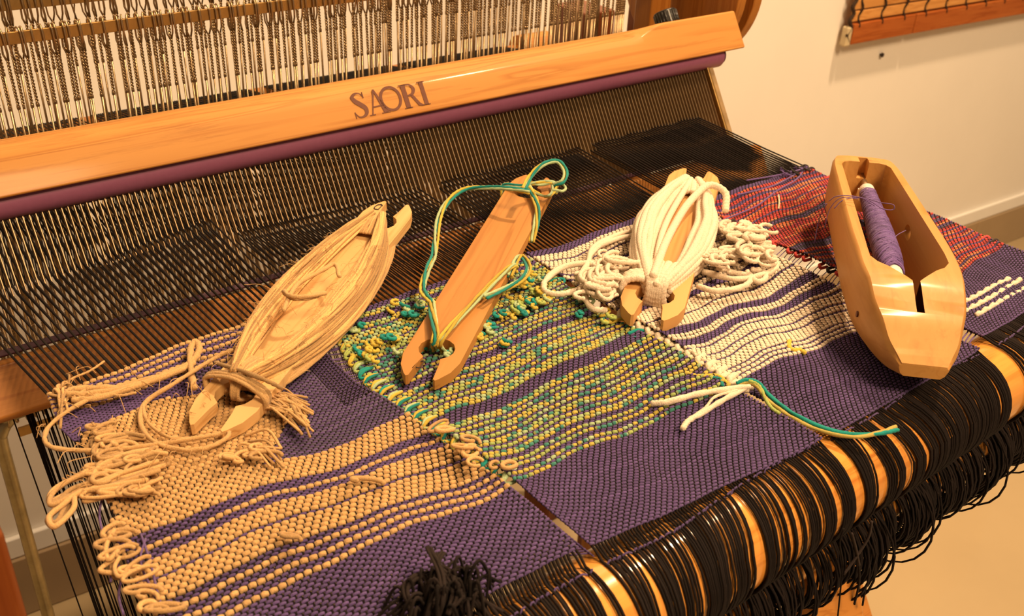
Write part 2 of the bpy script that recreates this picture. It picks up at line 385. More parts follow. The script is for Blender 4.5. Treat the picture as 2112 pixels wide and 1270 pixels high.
letter([[(.505 + .125 * math.sin(t), .53 + .47 * math.cos(t), .10 + .03 * abs(math.sin(t))) for t in np.linspace(0, 2 * math.pi, 25)]])
letter(stem(.672, .062) + [[(.73, .965, .06), (.79, .95, .07), (.832, .76, .16), (.80, .56, .12), (.73, .51, .05)], ('poly', [(.765, .52), (.81, .50), (.875, .12), (.93, .0), (.885, .0), (.84, .04)])])
letter(stem(.925, .055))

reed = thing('reed', (1.25, 1.9, -.08), 'steel wire reed with a dusty purple tube along its top edge', 'reed')
cyl('tube_cover', RP(-.12, .186, .006), RP(2.435, .186, .006), .036, M['purpletube'], reed, 40, label='dusty purple split tube')
cyl('tube_inner', RP(2.40, .188, .006), RP(2.450, .184, .010), .027, M['purpletape'], reed, 24)
rprof('bottom_binding', [(-.097, -.010), (-.097, .014), (-.110, .014), (-.110, -.010)], -.12, 2.40, M['purpletape'], reed, .003)
rprof('top_binding', [(.150, -.010), (.150, .012), (.175, .012), (.175, -.010)], -.12, 2.40, M['purpletape'], reed, .003)
rprof('end_strip', [(-.1, -.012), (-.1, .014), (.17, .014), (.17, -.012)], 2.378, 2.398, M['reedend'], reed, .002)
rprof('end_strip', [(-.1, -.006), (-.1, .018), (.17, .018), (.17, -.006)], 2.368, 2.378, M['brass'], reed, .002)
d0 = None
for k in range(184):
    x = .085 + k * .0125
    if x > 2.366: break
    if d0 is None:
        d0 = rprof('dent', [(-.1, -.007), (-.1, .007), (.16, .007), (.16, -.007)], 0, .0017, M['steel'], reed); base = d0.location.copy()
        o = d0
    else:
        o = d0.copy(); C.objects.link(o)
    o.location = base + Vector((x * S, 0, 0)); o.parent = reed

# ------------------------------------------------------------------ heddle shafts
def heddle_mesh():
    V = Tubes(4); c = (1, 1, 1)
    for sg in (1, -1):
        zb = 0 if sg == 1 else -.96
        def q(L): return [(a, b, zb + sg * z) for a, b, z in L]
        V.add(q([(-.001, .004, -.006), (-.0008, .0035, .006), (0, 0, .009), (.0002, -.006, .006), (.001, -.009, -.004), (.002, -.009, -.028), (.0035, -.006, -.045), (.0035, .0, -.062)]), .0026, c)
        V.add(q([(-.001, .004, -.006), (-.001, .009, -.030), (-.0025, .006, -.048), (.001, .001, -.062)]), .0023, c)
        for ph in (0, math.pi):
            t = np.linspace(0, 1, 40)
            V.add(np.stack([.0021 * np.cos(t * 44 + ph) + .002, .0021 * np.sin(t * 44 + ph), zb + sg * (-.060 - t * .105)], 1), .0021, c)
        V.add(q([(.002, 0, -.160), (.002, 0, -.165), (.002, 0, -.170), (.002, 0, -.175)]), [.002, .0042, .0042, .002], c)
        V.add(q([(.002, -.001, -.172), (.002, 0, -.30), (.002, 0, -.466)]), .0027, c)
    t = np.linspace(0, 2 * math.pi, 13)
    V.add(np.stack([.002 + .004 * np.cos(t), 0 * t, -.48 + .014 * np.sin(t)], 1), .0017, c)
    return V
def shaft(y, ztop, x0, x1, n, label, glabel, seed, frame):
    r = random.Random(seed)
    th = thing('heddle_shaft', (1.25, y, ztop - .96), label, 'heddle shaft', 'heddle shafts of the loom')
    for zz in (ztop, ztop - .987):
        boxo('bar', (-.12 if zz == ztop else .30, y - .004, zz - .027), (2.33, y + .003, zz), M['brass'], th, .0012)
    if frame:
        pts = [(.255, y - .002, -2.0), (.255, y - .002, ztop - 1.2), (.255, y - .002, ztop - 1.02), (.262, y - .002, ztop - .985), (.285, y - .002, ztop - .955), (.33, y - .002, ztop - .94), (.8, y - .002, ztop - .94), (2.3, y - .002, ztop - .94)]
        tb = Tubes(10); tb.add(spline(pts, 10), .0165, (1, 1, 1)); tb.build('rounded_frame', M['bronze'], th, 'rounded corner tarnished metal frame')
    V = heddle_mesh(); h0 = None
    pos = [2.292 + q * .0045 for q in range(9)]
    i = 0
    while len(pos) < n + 9:
        x = x0 + (x1 - x0) * (len(pos) - 8.5) / n + r.gauss(0, (x1 - x0) / n * .33)
        pos.append(x)
    for x in pos:
        if h0 is None:
            h0 = V.build('heddle', M['heddle'], None); me = h0.data
            bpy.data.objects.remove(h0); h0 = True; off = W((0, 0, 0))[0]
        o = bpy.data.objects.new('heddle', me); C.objects.link(o); o.parent = th
        o.location = Vector(W((x, y, ztop))[0] - org(th)) - Matrix.Rotation(0, 3, 'Z') @ Vector((0, 0, 0))
        o.rotation_euler = (r.gauss(0, .004), r.gauss(0, .012), r.gauss(0, .35))
    # heddle mesh was baked with the frame's origin: shift it back once
    co_ = np.zeros(len(me.vertices) * 3); me.vertices.foreach_get('co', co_); co_ = co_.reshape(-1, 3) - off; me.vertices.foreach_set('co', co_.ravel()); me.update()
shaft(2.35, .411, .13, 2.285, 134, 'nearer heddle shaft, the lower of the two brass bars behind the beater', '', 3, True)
shaft(2.47, .455, .14, 2.31, 134, 'farther heddle shaft, its brass bar higher and behind the other', '', 4, False)

# ------------------------------------------------------------------ woven strips
BLK = np.array([.013, .009, .008]); PUR = np.array([.098, .058, .185]); PUR2 = np.array([.145, .086, .265])
JUT = np.array([.64, .39, .16]); WHT = np.array([.86, .72, .55]); RED = np.array([.50, .05, .045])
TEAL = np.array([.005, .22, .20]); YEL = np.array([.64, .47, .06]); LIME = np.array([.38, .47, .12]); MINT = np.array([.42, .55, .30])
PITCH = dict(P=.0045, N=.0045, n=.0045, p=.0060, j=.0090, w=.0084, g=.0076, r=.0069, q=.0062, x=.0080)
RAD = dict(P=.0022, N=.0022, n=.002, p=.0025, j=.0043, w=.0042, g=.0035, r=.0031, q=.0025, x=.0013)
def colours(kind, n, r, row):
    if kind in 'p': c = PUR * (.85 + .3 * r.random()) + (PUR2 - PUR) * r.random() * .6; return np.tile(c, (n, 1))
    if kind == 'x': return np.tile(PUR, (n, 1))
    t = np.cumsum(np.abs(np.array([r.gauss(0, 1) for _ in range(n)]))) / 7.
    if kind == 'j':
        v = np.array([.78 + .4 * r.random() for _ in range(n)]); v = np.convolve(v, [.25, .5, .25], 'same'); v[0] = v[-1] = 1
        return JUT[None] * v[:, None]
    if kind == 'w':
        v = np.array([.9 + .14 * r.random() for _ in range(n)]); return WHT[None] * v[:, None]
    if kind == 'g':
        pal = [YEL, LIME, MINT, YEL, TEAL, LIME, YEL, TEAL]
        seg = [pal[int(abs(math.sin(12.9898 * (int(x * 1.9) + row * 17)) * 43758.5)) % 8] * .8 + MINT * .12 for x in t]
        c = np.array(seg); return c * np.array([.85 + .3 * r.random() for _ in range(n)])[:, None]
    if kind == 'r':
        pal = [RED, RED * 1.15, np.array([.62, .14, .05]), np.array([.30, .03, .04]), np.array([.66, .22, .10]), RED, np.array([.45, .05, .09])]
        seg = [pal[int(abs(math.sin(78.233 * (int(x * .5) + row * 7)) * 43758.5)) % 7] for x in t]
        return np.array(seg)
    if kind == 'q':
        return np.tile(np.array([.09, .07, .13]) * (.7 + .7 * r.random()), (n, 1))
NW = 80
def in_poly(x, y, poly):
    c = False; j = len(poly) - 1
    for i in range(len(poly)):
        xi, yi = poly[i][0], poly[i][1]; xj, yj = poly[j][0], poly[j][1]
        if (yi > y) != (yj > y) and x < (xj - xi) * (y - yi) / (yj - yi) + xi: c = not c
        j = i
    return c
strips = []
def strip(label, edgeL, edgeR, bands, front, reedx, seed, override=None, gapz=0., dip=0.):
    """bands: list of (Y_left, Y_right, pattern) from the front to the fell; pattern is repeated to fill"""
    r = random.Random(seed)
    th = thing('woven_strip', ((edgeL[0][1] + edgeR[0][1]) / 2, 1.1, 0), label, 'woven cloth', 'woven strips on the loom')
    xl = lambda y: np.interp(y, [a[0] for a in edgeL], [a[1] for a in edgeL])
    xr = lambda y: np.interp(y, [a[0] for a in edgeR], [a[1] for a in edgeR])
    rows = []
    for (a, b), (yl0, yr0, pat) in zip(zip(bands, bands[1:]), bands[:-1]):
        yl1, yr1 = b[0], b[1]; H = ((yl1 - yl0) + (yr1 - yr0)) / 2
        seq = []; tot = 0; i = 0
        while tot < H:
            k = pat[i % len(pat)]; seq.append(k); tot += PITCH[k]; i += 1
        if len(seq) > 1 and tot - H > PITCH[seq[-1]] / 2: tot -= PITCH[seq.pop()]
        acc = 0
        for k in seq:
            f = (acc + PITCH[k] / 2) / tot; acc += PITCH[k]
            rows.append((yl0 + (yl1 - yl0) * f, yr0 + (yr1 - yr0) * f, k))
    NR = len(rows)
    ph = [r.random() * 6 for _ in range(6)]
    def wav(s, y): return .0045 * math.sin(7 * s + 9 * y + ph[0]) + .003 * math.sin(15 * s - 14 * y + ph[1]) + .0012 * math.sin(40 * s + 21 * y + ph[2])
    def zb(s, y):
        z = .006 * math.sin(6 * s + 8 * y + ph[3]) + .004 * math.sin(13 * s - 17 * y + ph[4])
        if y < .78: z *= max(0, (y - .70) / .08)
        if y > 1.44: z *= max(0, (1.54 - y) / .10)
        e = .006 * math.exp(-s / .03) + .006 * math.exp(-(1 - s) / .03)
        return z + e + .004
    KS = (np.arange(NW) + .5) / NW
    fine = (np.arange(2 * NW + 1)) / (2 * NW)                       # weft samples: between and on warps
    G = np.zeros((NR, 2 * NW + 1, 3))
    for j, (yl, yr, k) in enumerate(rows):
        ym = (yl + yr) / 2
        for i, s in enumerate(fine):
            y = yl + (yr - yl) * s + wav(s, ym) * min(1, (ym - .70) / .1)
            G[j, i] = (xl(y) + (xr(y) - xl(y)) * s, y, zb(s, y))
    up = (0, 0, 1)
    tubs = {}
    kinds = np.empty((NR, 2 * NW + 1), dtype=object); rr = np.zeros((NR, 2 * NW + 1))
    for j, (yl, yr, k) in enumerate(rows):
        for i in range(2 * NW + 1):
            kk = k
            if override: kk = override(G[j, i, 0], G[j, i, 1], k)
            kinds[j, i] = kk; rr[j, i] = RAD[kk]
    rw = .0018
    over = np.array([[1 if (k + j) % 2 == 0 else -1 for k in range(NW)] for j in range(NR)])
    for j in range(NR):
        for k in range(NW):
            if rows[j][2] in 'PN' and kinds[j, 2 * k + 1] in 'jn': over[j, k] = 0 if kinds[j, 2 * k + 1] == 'n' else (1 if (j // 2 + k) % 2 == 0 else -1)
    for j in range(NR):
        z = np.full(2 * NW + 1, .80); z[1::2] = over[j]
        amp = (.0030 if rr[j].mean() > .0035 else .0022)
        prof = np.where(z > .9, 1.02, np.where(z < 0, .62, .99))
        pts = G[j].copy(); pts[:, 2] += z * amp
        n = len(pts); i0 = 0
        # split where the yarn changes
        while i0 < n:
            i1 = i0
            while i1 + 1 < n and kinds[j, i1 + 1] == kinds[j, i0]: i1 += 1
            kk = kinds[j, i0]
            if i1 - i0 >= 3 and kk != 'n':
                cs = colours(kk, i1 - i0 + 1, r, j)
                if kk in 'jwr': cs = np.repeat(cs[::2], 2, axis=0)[:len(cs)]
                jit = np.array([r.uniform(.9, 1.1) for _ in range(i1 - i0 + 1)]) if kk in 'jwgr' else 1.
                tb = tubs.setdefault(kk, Tubes(6 if kk in 'jwg' else 5))
                seg = pts[i0:i1 + 1].copy()
                tb.add(seg, rr[j, i0:i1 + 1] * prof[i0:i1 + 1] * jit, cs, up=up)
            i0 = i1 + 1
    nm = dict(p='purple_weft', j='jute_weft', w='white_weft', g='variegated_weft', r='red_weft', q='dark_weft', x='loose_weft')
    lb = dict(p='purple cotton weft', j='tan jute weft', w='cream wool weft', g='yellow, lime and teal weft', r='red and orange weft', q='grey purple weft', x='sparse purple weft')
    for kk, tb in tubs.items():
        tb.build(nm[kk], M['jute'] if kk == 'j' else M['fluff'] if kk == 'w' else M['yarn'], th, lb[kk], 'stuff')
    # warp: over the beam, through the rows, on to the reed, the heddles and the back beam
    wt = Tubes(4); ft = Tubes(4)
    # clumped positions round the front beam
    gp = [math.exp(r.gauss(0, .30)) * (r.uniform(2.2, 4.2) if r.random() < .11 else 1.) for _ in KS]
    fx = np.cumsum(gp); fx = (fx - fx[0]) / (fx[-1] - fx[0]) * .985 + .0075
    for k in range(NW):
        i = 2 * k + 1
        col = BLK * (.7 + .7 * r.random())
        P_ = []; R_w = []
        for j in range(NR):
            dz = -over[j, k] * min(.0050, .0012 + rr[j, i] * .72); R_w += [.0024 if rr[j, i] > .003 else .0017] * (2 if j < NR - 1 else 1)
            P_.append(G[j, i] + [0, 0, dz])
            if j < NR - 1: P_.append((G[j, i] + G[j + 1, i]) / 2)
        pf = P_[-1]; s = KS[k]
        sh = k % 2
        xr_ = reedx[0] + (reedx[1] - reedx[0]) * s
        zz = (.016 if sh else -.006) + gapz * s
        pr = RP(xr_, zz, 0) + np.array([0, 0, 0.])
        he = np.array([.5 * xr_ + .5 * (xr_ * .985 + .018), 2.35 if sh else 2.47, .10 if sh else .05])
        bk = np.array([he[0], 2.94, -.002]); 
        P_ += [pf + (pr - pf) * .33 + [0, 0, -.002], pf + (pr - pf) * .66, pr, pr + (he - pr) * .05, he, bk, bk + [0, .035, -.02], bk + [0, .045, -.5]]
        wt.add(P_, np.array(R_w + [.0022] * (len(P_) - 2 * NR + 1)) + .0003 * r.random(), col, up=(1, 0, 0))
        # in front: from the first row round the beam
        f0 = G[0, i]; fs = fx[k]; xf = front[0] + (front[1] - front[0]) * fs
        RR = RB + .0022 + .0035 * r.random()
        F = [f0 + [0, .004, 0], f0 * .7 + np.array([xf, YB + .012, -.001]) * .3]
        y0 = f0[1] - YB
        a0 = -math.asin(max(-.9, min(.9, (y0 - .012) / RR)))
        for q in range(19):
            a = a0 * 1. + (R_(215) - a0) * (q + .6) / 18.6
            jx = .0025 * math.sin(k * .45 + q * .3) * (q / 18)
            F.append(np.array([xf * (1) + jx + (G[0, i, 0] - xf) * max(0, 1 - q / 5.) * .7, YB - RR * math.sin(a), ZB + RR * math.cos(a)]))
        ft.add(F, .0022 + .0004 * r.random(), col * 1.1, up=(1, 0, 0))
    st = Tubes(5); sp_ = []
    for k in range(NW * 2 - 1):
        xk = front[0] + (front[1] - front[0]) * (fx[k // 2] if k % 2 == 0 else (fx[k // 2] + fx[k // 2 + 1]) / 2)
        aa = -.02 + .07 * math.sin(k * .045 + seed); RR = RB + (.0005 if k % 4 < 2 else .0074)
        sp_.append([xk, YB - RR * math.sin(aa), ZB + RR * math.cos(aa)])
    st.add(sp_, .0016, PUR)
    st.build('purple_stitch_line', M['yarn'], th, 'single purple thread woven across the beam', 'stuff')
    wt.build('warp_threads', M['black'], th, 'black warp threads', 'stuff')
    ft.build('tie_on_threads', M['black'], th, 'black warp ends wrapped over the front beam', 'stuff')
    # weft turns at the selvages
    return th, dict(rows=rows, G=G, xl=xl, xr=xr, r=r, zb=zb)

J1 = [P(*a)[:2] for a in [(165, 905), (290, 850), (345, 826), (470, 800), (600, 850), (570, 925), (545, 975), (545, 1060), (300, 1150), (200, 1020)]]
J1[0][0] -= .0
def ov1(x, y, k):
    if k in 'PN':
        if in_poly(x, y, J1): return 'j' if k == 'P' else 'n'
        return 'x' if x > .655 and 1.24 < y < 1.46 else 'q' if x > .48 and k == 'N' else 'p'
    return k
strips.append(strip('leftmost woven strip, tan jute beads striped with purple',
    [(.7, .235), (.76, .23), (1.0, .225), (1.14, .23), (1.21, .245), (1.32, .262), (1.43, .243), (1.54, .254)],
    [(.7, .745), (.93, .748), (1.08, .733), (1.16, .725), (1.28, .695), (1.4, .70), (1.5, .735), (1.6, .742)],
    [(.765, .742, 'p'), (.925, .908, 'jppjppjpp'), (1.01, .965, 'jjjjp'), (1.077, 1.055, 'ppp'), (1.095, 1.067, 'jpppp'), (1.13, 1.092, 'j'), (1.175, 1.15, 'PN'), (1.47, 1.47, 'ppj'), (1.545, 1.60, 'p')],
    (.235, .745), (.214, .725), 11, ov1, gapz=.045))
strips.append(strip('second woven strip from the left, yellow green and teal beads',
    [(.7, .765), (.93, .762), (1.13, .737), (1.28, .723), (1.37, .735), (1.45, .758), (1.52, .765)],
    [(.7, 1.252), (.9, 1.24), (1.1, 1.240), (1.2, 1.238), (1.35, 1.245), (1.5, 1.256)],
    [(.735, .700, 'p'), (.915, .895, 'gpgpp'), (.975, .965, 'ggpgp'), (1.088, 1.108, 'pppp'), (1.115, 1.133, 'gggpgp'), (1.215, 1.23, 'ppp'), (1.236, 1.25, 'gpgpggp'), (1.35, 1.37, 'gggpggg'), (1.44, 1.46, 'gpppg'), (1.49, 1.495, 'pp'), (1.512, 1.512, 'p')],
    (.762, 1.252), (.765, 1.255), 12))
strips.append(strip('third woven strip from the left, cream wool beads with purple stripes',
    [(.7, 1.275), (.9, 1.262), (1.05, 1.262), (1.2, 1.258), (1.35, 1.264), (1.5, 1.268)],
    [(.7, 1.75), (.9, 1.735), (1.0, 1.725), (1.08, 1.72), (1.2, 1.712), (1.35, 1.73), (1.5, 1.745)],
    [(.700, .700, 'p'), (.912, .862, 'wpwp'), (.955, .915, 'wwwpwwp'), (1.03, 1.022, 'p'), (1.052, 1.045, 'w'), (1.072, 1.066, 'p'), (1.094, 1.09, 'wwwwpw'), (1.168, 1.178, 'ppp'), (1.19, 1.20, 'wwpw'), (1.33, 1.33, 'pwwp'), (1.40, 1.40, 'wwwp'), (1.49, 1.50, 'pp'), (1.512, 1.52, 'p')],
    (1.275, 1.752), (1.317, 1.79), 13))
def ov4(x, y, k):
    return k
strips.append(strip('rightmost woven strip, red and orange with purple stripes',
    [(.7, 1.80), (.85, 1.80), (1.05, 1.785), (1.19, 1.787), (1.3, 1.79), (1.44, 1.80), (1.55, 1.79)],
    [(.7, 2.255), (.9, 2.255), (1.13, 2.238), (1.3, 2.235), (1.4, 2.245), (1.5, 2.25)],
    [(.722, .735, 'p'), (.885, .925, 'rrprrp'), (1.05, 1.05, 'rqprrpq'), (1.17, 1.17, 'pqq'), (1.20, 1.20, 'rrrrrr'), (1.30, 1.30, 'qp'), (1.32, 1.32, 'rrrrp'), (1.42, 1.42, 'rrpp'), (1.495, 1.49, 'pp'), (1.512, 1.505, 'p')],
    (1.812, 2.26), (1.832, 2.28), 14, ov4))

# fringes, floats and loose ends that belong to the strips
def loops(th, name, mat, col, spots, rad, k=6, label=None, lobes=2, twist=1400, ply=None):
    tb = Tubes(k)
    for L in spots:
        pts, c = (L, col)
        cc = c() if callable(c) else np.array(c) * (.8 + .4 * rnd.random())
        tb.add(pts, rad * (.85 + .3 * rnd.random()), cc, lobes=lobes if k >= 8 else 0, twist=twist)
    return tb.build(name, mat, th, label, 'stuff')
S1, S2, S3, S4 = [a[0] for a in strips]
def ring(px, py, z, w, h, ang, n=1.0, lift=.012):
    c = P(px, py, z); out = []
    for t in np.linspace(0, 2 * math.pi * n, 10):
        u = w * math.cos(t); v = h * math.sin(t)
        out.append(c + np.array([u * math.cos(ang) - v * math.sin(ang), u * math.sin(ang) + v * math.cos(ang), lift * (1 + math.sin(t * .5 + ang)) * .6]))
    return spline(out, 4)
# jute loops along the left selvage of the first strip
Lp = []
for (x, y, n) in [(215, 905, 5), (240, 940, 6), (260, 965, 6), (210, 985, 5), (280, 1035, 5), (250, 1110, 3), (235, 1150, 3), (275, 1190, 3), (300, 1250, 3), (330, 1268, 2), (480, 960, 3), (545, 935, 3), (960, 930, 2), (1000, 965, 2), (980, 940, 2), (905, 890, 2), (620, 1112, 1), (755, 1013, 1), (1020, 985, 1)]:
    for _ in range(n):
        Lp.append(ring(x + rnd.gauss(0, 12), y + rnd.gauss(0, 9), .016 + .01 * rnd.random(), .010 + .014 * rnd.random(), .005 + .006 * rnd.random(), rnd.uniform(-.7, .5), rnd.uniform(.6, 1.1)))
jt = Tubes(6)
for L in Lp: jt.add(L, .0033 * (.8 + .4 * rnd.random()), JUT * (.7 + .45 * rnd.random()))
for L in [[(300, 905), (250, 900), (195, 915), (205, 945), (290, 935), (330, 925)], [(335, 940), (250, 955), (160, 985), (112, 1010), (105, 1035), (150, 1020), (230, 1000), (320, 965)],
          [(300, 985), (220, 1000), (160, 1015), (120, 1045), (103, 1070), (118, 1078), (140, 1050), (150, 1020)], [(310, 960), (230, 985), (170, 1025), (240, 1010), (330, 985)],
          [(340, 935), (280, 930), (210, 960), (180, 1000), (250, 985), (340, 960)], [(260, 1000), (200, 1020), (260, 1015), (320, 995)], [(235, 1095), (215, 1120), (225, 1150), (250, 1130)], [(240, 1150), (222, 1170), (240, 1190), (275, 1175)]]:
    for d in range(3):
        jt.add(pxs([(a + rnd.gauss(0, 6), b + rnd.gauss(0, 5)) for a, b in L], .022 + .006 * d, 6), .0040 * (.7 + .4 * rnd.random()), JUT * (.65 + .5 * rnd.random()))
# frayed tufts
for cx_, cy_, dx, dy, n in [(560, 830, 70, 30, 26), (470, 890, -10, 40, 0), (590, 850, 40, 5, 14), (520, 930, 55, -4, 8), (150, 815, -25, 2, 14)]:
    for _ in range(n):
        a = P(cx_ + rnd.gauss(-8, 14), cy_ + rnd.gauss(0, 14), .018); b = P(cx_ + dx + rnd.gauss(0, 9), cy_ + dy + rnd.gauss(0, 20), .02 + .01 * rnd.random())
        jt.add(spline([a, (a * .6 + b * .4) + [rnd.gauss(0, .006), rnd.gauss(0, .006), .014], b], 6), .0016 + .0012 * rnd.random(), JUT * (.6 + .6 * rnd.random()))
jt.build('jute_loops', M['jute'], S1, 'loose tan jute loops and tufts', 'stuff')
pt = Tubes(4)
for L in [[(215, 1010), (205, 1060), (215, 1110), (230, 1150), (228, 1200)], [(235, 1150), (250, 1180), (245, 1230), (255, 1268)], [(300, 1110), (290, 1160), (320, 1230)], [(290, 1100), (310, 1160), (330, 1240), (350, 1268)]]:
    pt.add(pxs(L, .01, 6), .0018, PUR2)
# purple wefts bridging the gap to the second strip
for k in range(34):
    y0 = 700 + k * 5.2; x0 = 640 + (y0 - 700) * 1.05
    pt.add(pxs([(x0 - 20, y0 + 6, .002), (x0 + 30, y0 - 2 + rnd.gauss(0, 4), .0), (x0 + 66 - k * .6, y0 - 6 + rnd.gauss(0, 5), .002)], 0, 5), .0013, PUR2 * (.8 + .4 * rnd.random()))
for k in range(26):
    y0 = 1010 + k * 5; x0 = 1010 + (y0 - 1010) * 1.38
    pt.add(pxs([(x0 - 10, y0 + 10, .0), (x0 + 30, y0 + 6, -.004), (x0 + 62 - k * .8, y0 + 12, .0)], 0, 4), .0015, (PUR2 if k > 7 else BLK) * (.8 + .4 * rnd.random()))
pt.build('loose_purple_weft', M['yarn'], S1, 'loose purple threads at the edges', 'stuff')
# green loops and tufts on the second strip
gt = Tubes(8); pal = [YEL, LIME, MINT, TEAL, YEL * .9, TEAL * 1.3]
for (x, y, n, sp) in [(1080, 640, 14, 16), (1110, 625, 8, 14), (1050, 650, 7, 12), (770, 720, 6, 12), (800, 705, 7, 14), (830, 730, 5, 10), (822, 640, 5, 10), (845, 655, 4, 8), (868, 630, 3, 6), (990, 690, 5, 8), (1010, 680, 4, 7), (1045, 710, 3, 6), (880, 715, 4, 10), (760, 745, 5, 10), (1085, 590, 6, 12), (1100, 610, 5, 10), (1190, 655, 2, 5), (1260, 660, 3, 8), (735, 680, 3, 7), (925, 730, 3, 10), (1015, 630, 4, 10), (1105, 580, 4, 10)]:
    for _ in range(n):
        gt.add(ring(x + rnd.gauss(0, sp), y + rnd.gauss(0, sp * .6), .010 + .012 * rnd.random(), .004 + .006 * rnd.random(), .003 + .005 * rnd.random(), rnd.uniform(0, 3.14), rnd.uniform(.55, 1.2), .007), .0034, rnd.choice(pal), lobes=2, twist=900)
# turns along its left selvage
for k in range(24):
    y0 = .93 + k * .0235; x0 = float(strips[1][1]['xl'](y0))
    for d in range(2):
        c = rnd.choice(pal)
        gt.add(spline([(x0 + .022, y0 + .004, .008), (x0 - .002, y0 - .004 + .006 * d, .012), (x0 - .012, y0 - .009, .006), (x0 + .002, y0 - .014, .004), (x0 + .02, y0 - .012, .006)], 4), .0029, c, lobes=2, twist=900)
for k in range(10):
    y0 = .93 + k * .05; x0 = float(strips[1][1]['xr'](y0))
    gt.add(spline([(x0 - .02, y0 + .004, .008), (x0 + .004, y0, .010), (x0 + .012, y0 - .008, .006), (x0 - .004, y0 - .014, .005), (x0 - .02, y0 - .012, .006)], 4), .0032, rnd.choice(pal), lobes=2, twist=900)
gt.build('variegated_loops', M['yarn'], S2, 'yellow, lime and teal loops', 'stuff')
# cream loops on the third strip
ct = Tubes(8)
for (cx_, cy_, sx, sy, n) in [(1530, 500, 34, 26, 30), (1560, 530, 26, 22, 18), (1470, 545, 30, 22, 16), (1240, 590, 28, 22, 16), (1225, 620, 20, 14, 8), (1270, 560, 20, 14, 8)]:
    for _ in range(n):
        ct.add(ring(cx_ + rnd.gauss(0, sx * .6), cy_ + rnd.gauss(0, sy * .6), .014 + .035 * rnd.random(), .016 + .022 * rnd.random(), .008 + .012 * rnd.random(), rnd.uniform(-.9, .9), rnd.uniform(.6, 1.15), .02), .0036 + .002 * rnd.random(), WHT * (.85 + .15 * rnd.random()), lobes=2, twist=700)
for L in [[(1330, 480), (1250, 500), (1215, 530), (1235, 552), (1300, 540)], [(1300, 575), (1245, 545), (1170, 548), (1128, 575), (1125, 600), (1160, 606), (1205, 590), (1235, 560), (1240, 530)],
          [(1330, 470), (1270, 485), (1225, 510), (1212, 545), (1190, 575)], [(1450, 560), (1520, 575), (1590, 560), (1600, 540), (1560, 535)], [(1440, 590), (1480, 600), (1535, 590), (1545, 570), (1500, 560)], [(1540, 560), (1560, 580), (1578, 575), (1575, 560), (1550, 556)],
          [(1460, 480), (1530, 468), (1570, 480), (1575, 520), (1595, 530)], [(1250, 640), (1220, 635), (1208, 605), (1250, 590), (1290, 600)]]:
    ct.add(pxs(L, .03, 8), .0062, WHT * .97, lobes=2, twist=600)
for k in range(13):
    y0 = .89 + k * .026; x0 = float(strips[2][1]['xl'](y0))
    ct.add(spline([(x0 + .02, y0, .008), (x0 - .004, y0 - .006, .012), (x0 - .008, y0 - .014, .008), (x0 + .012, y0 - .018, .006)], 4), .0062, WHT * .95, lobes=2, twist=600)
ct.build('cream_loops', M['fluff'], S3, 'tangled cream wool loops', 'stuff')
# red strip: selvage nubs, hanging ends, three cream floats
rt = Tubes(6)
G4 = strips[3][1]
for k in range(26):
    y0 = .95 + k * .0225
    for sd in (0, 1):
        x0 = float((G4['xl'] if sd == 0 else G4['xr'])(y0)); s_ = -1 if sd == 0 else 1
        if rnd.random() < .75: rt.add(spline([(x0 - s_ * .015, y0, .006), (x0 + s_ * .004, y0 - .003, .010), (x0 + s_ * .010 * rnd.random(), y0 - .01, .006), (x0 - s_ * .012, y0 - .013, .005)], 4), .004, RED * (1.0 + .4 * rnd.random()) if rnd.random() < .65 else BLK * 2)
for k in range(9):
    c = P(1640 + rnd.gauss(0, 14), 356 + rnd.gauss(0, 7), .015)
    rt.add(ring(1645 + rnd.gauss(0, 12), 355 + rnd.gauss(0, 6), .012, .012, .006, rnd.random() * 3, .9), .0022, PUR2 if k % 2 else BLK * 1.5)
for L in [[(1655, 355), (1640, 372), (1600, 395), (1560, 425), (1500, 450), (1470, 462)], [(1650, 350), (1600, 362), (1540, 372)], [(1640, 360), (1590, 385), (1520, 402)]]:
    rt.add(pxs(L, .016, 6), .0022, PUR2)
rt.build('red_selvage_turns', M['yarn'], S4, 'red and purple turns at the selvages', 'stuff')
ht = Tubes(4)
for k in range(60):
    y0 = .74 + k * .0086 + rnd.gauss(0, .001); y0 = min(y0, 1.30)
    x0 = float(G4['xl'](y0)); ln = .03 + .03 * rnd.random()
    dens = 1 if y0 < 1.22 else 0
    if y0 > .84 and rnd.random() < .15: continue
    ht.add(spline([(x0 + .01, y0, .004), (x0 - ln * .5, y0 - .006, -.004), (x0 - ln, y0 - .014 + rnd.gauss(0, .006), -.016 - .012 * rnd.random())], 5), .0013 if y0 > .85 else .0018, (PUR2 if y0 < .9 or rnd.random() < .5 else BLK * 1.6))
ht.build('hanging_weft_ends', M['yarn'], S4, 'loose purple and dark weft ends', 'stuff')
wt_ = Tubes(8)
for L in [[(1962, 634), (1990, 622), (2020, 607), (2050, 590), (2080, 576)], [(1986, 644), (2020, 626), (2050, 610), (2080, 592), (2104, 577)], [(2014, 650), (2045, 632), (2075, 616), (2100, 604), (2125, 588)]]:
    p_ = pxs(L, .010, 12); p_[:, 2] += .0022 * np.sin(np.arange(len(p_)) * 1.1)
    wt_.add(p_, .0050 + .0008 * np.sin(np.arange(len(p_)) * 1.1), WHT, lobes=2, twist=600)
wt_.build('cream_float', M['fluff'], S4, 'three short cream wool floats', 'stuff')

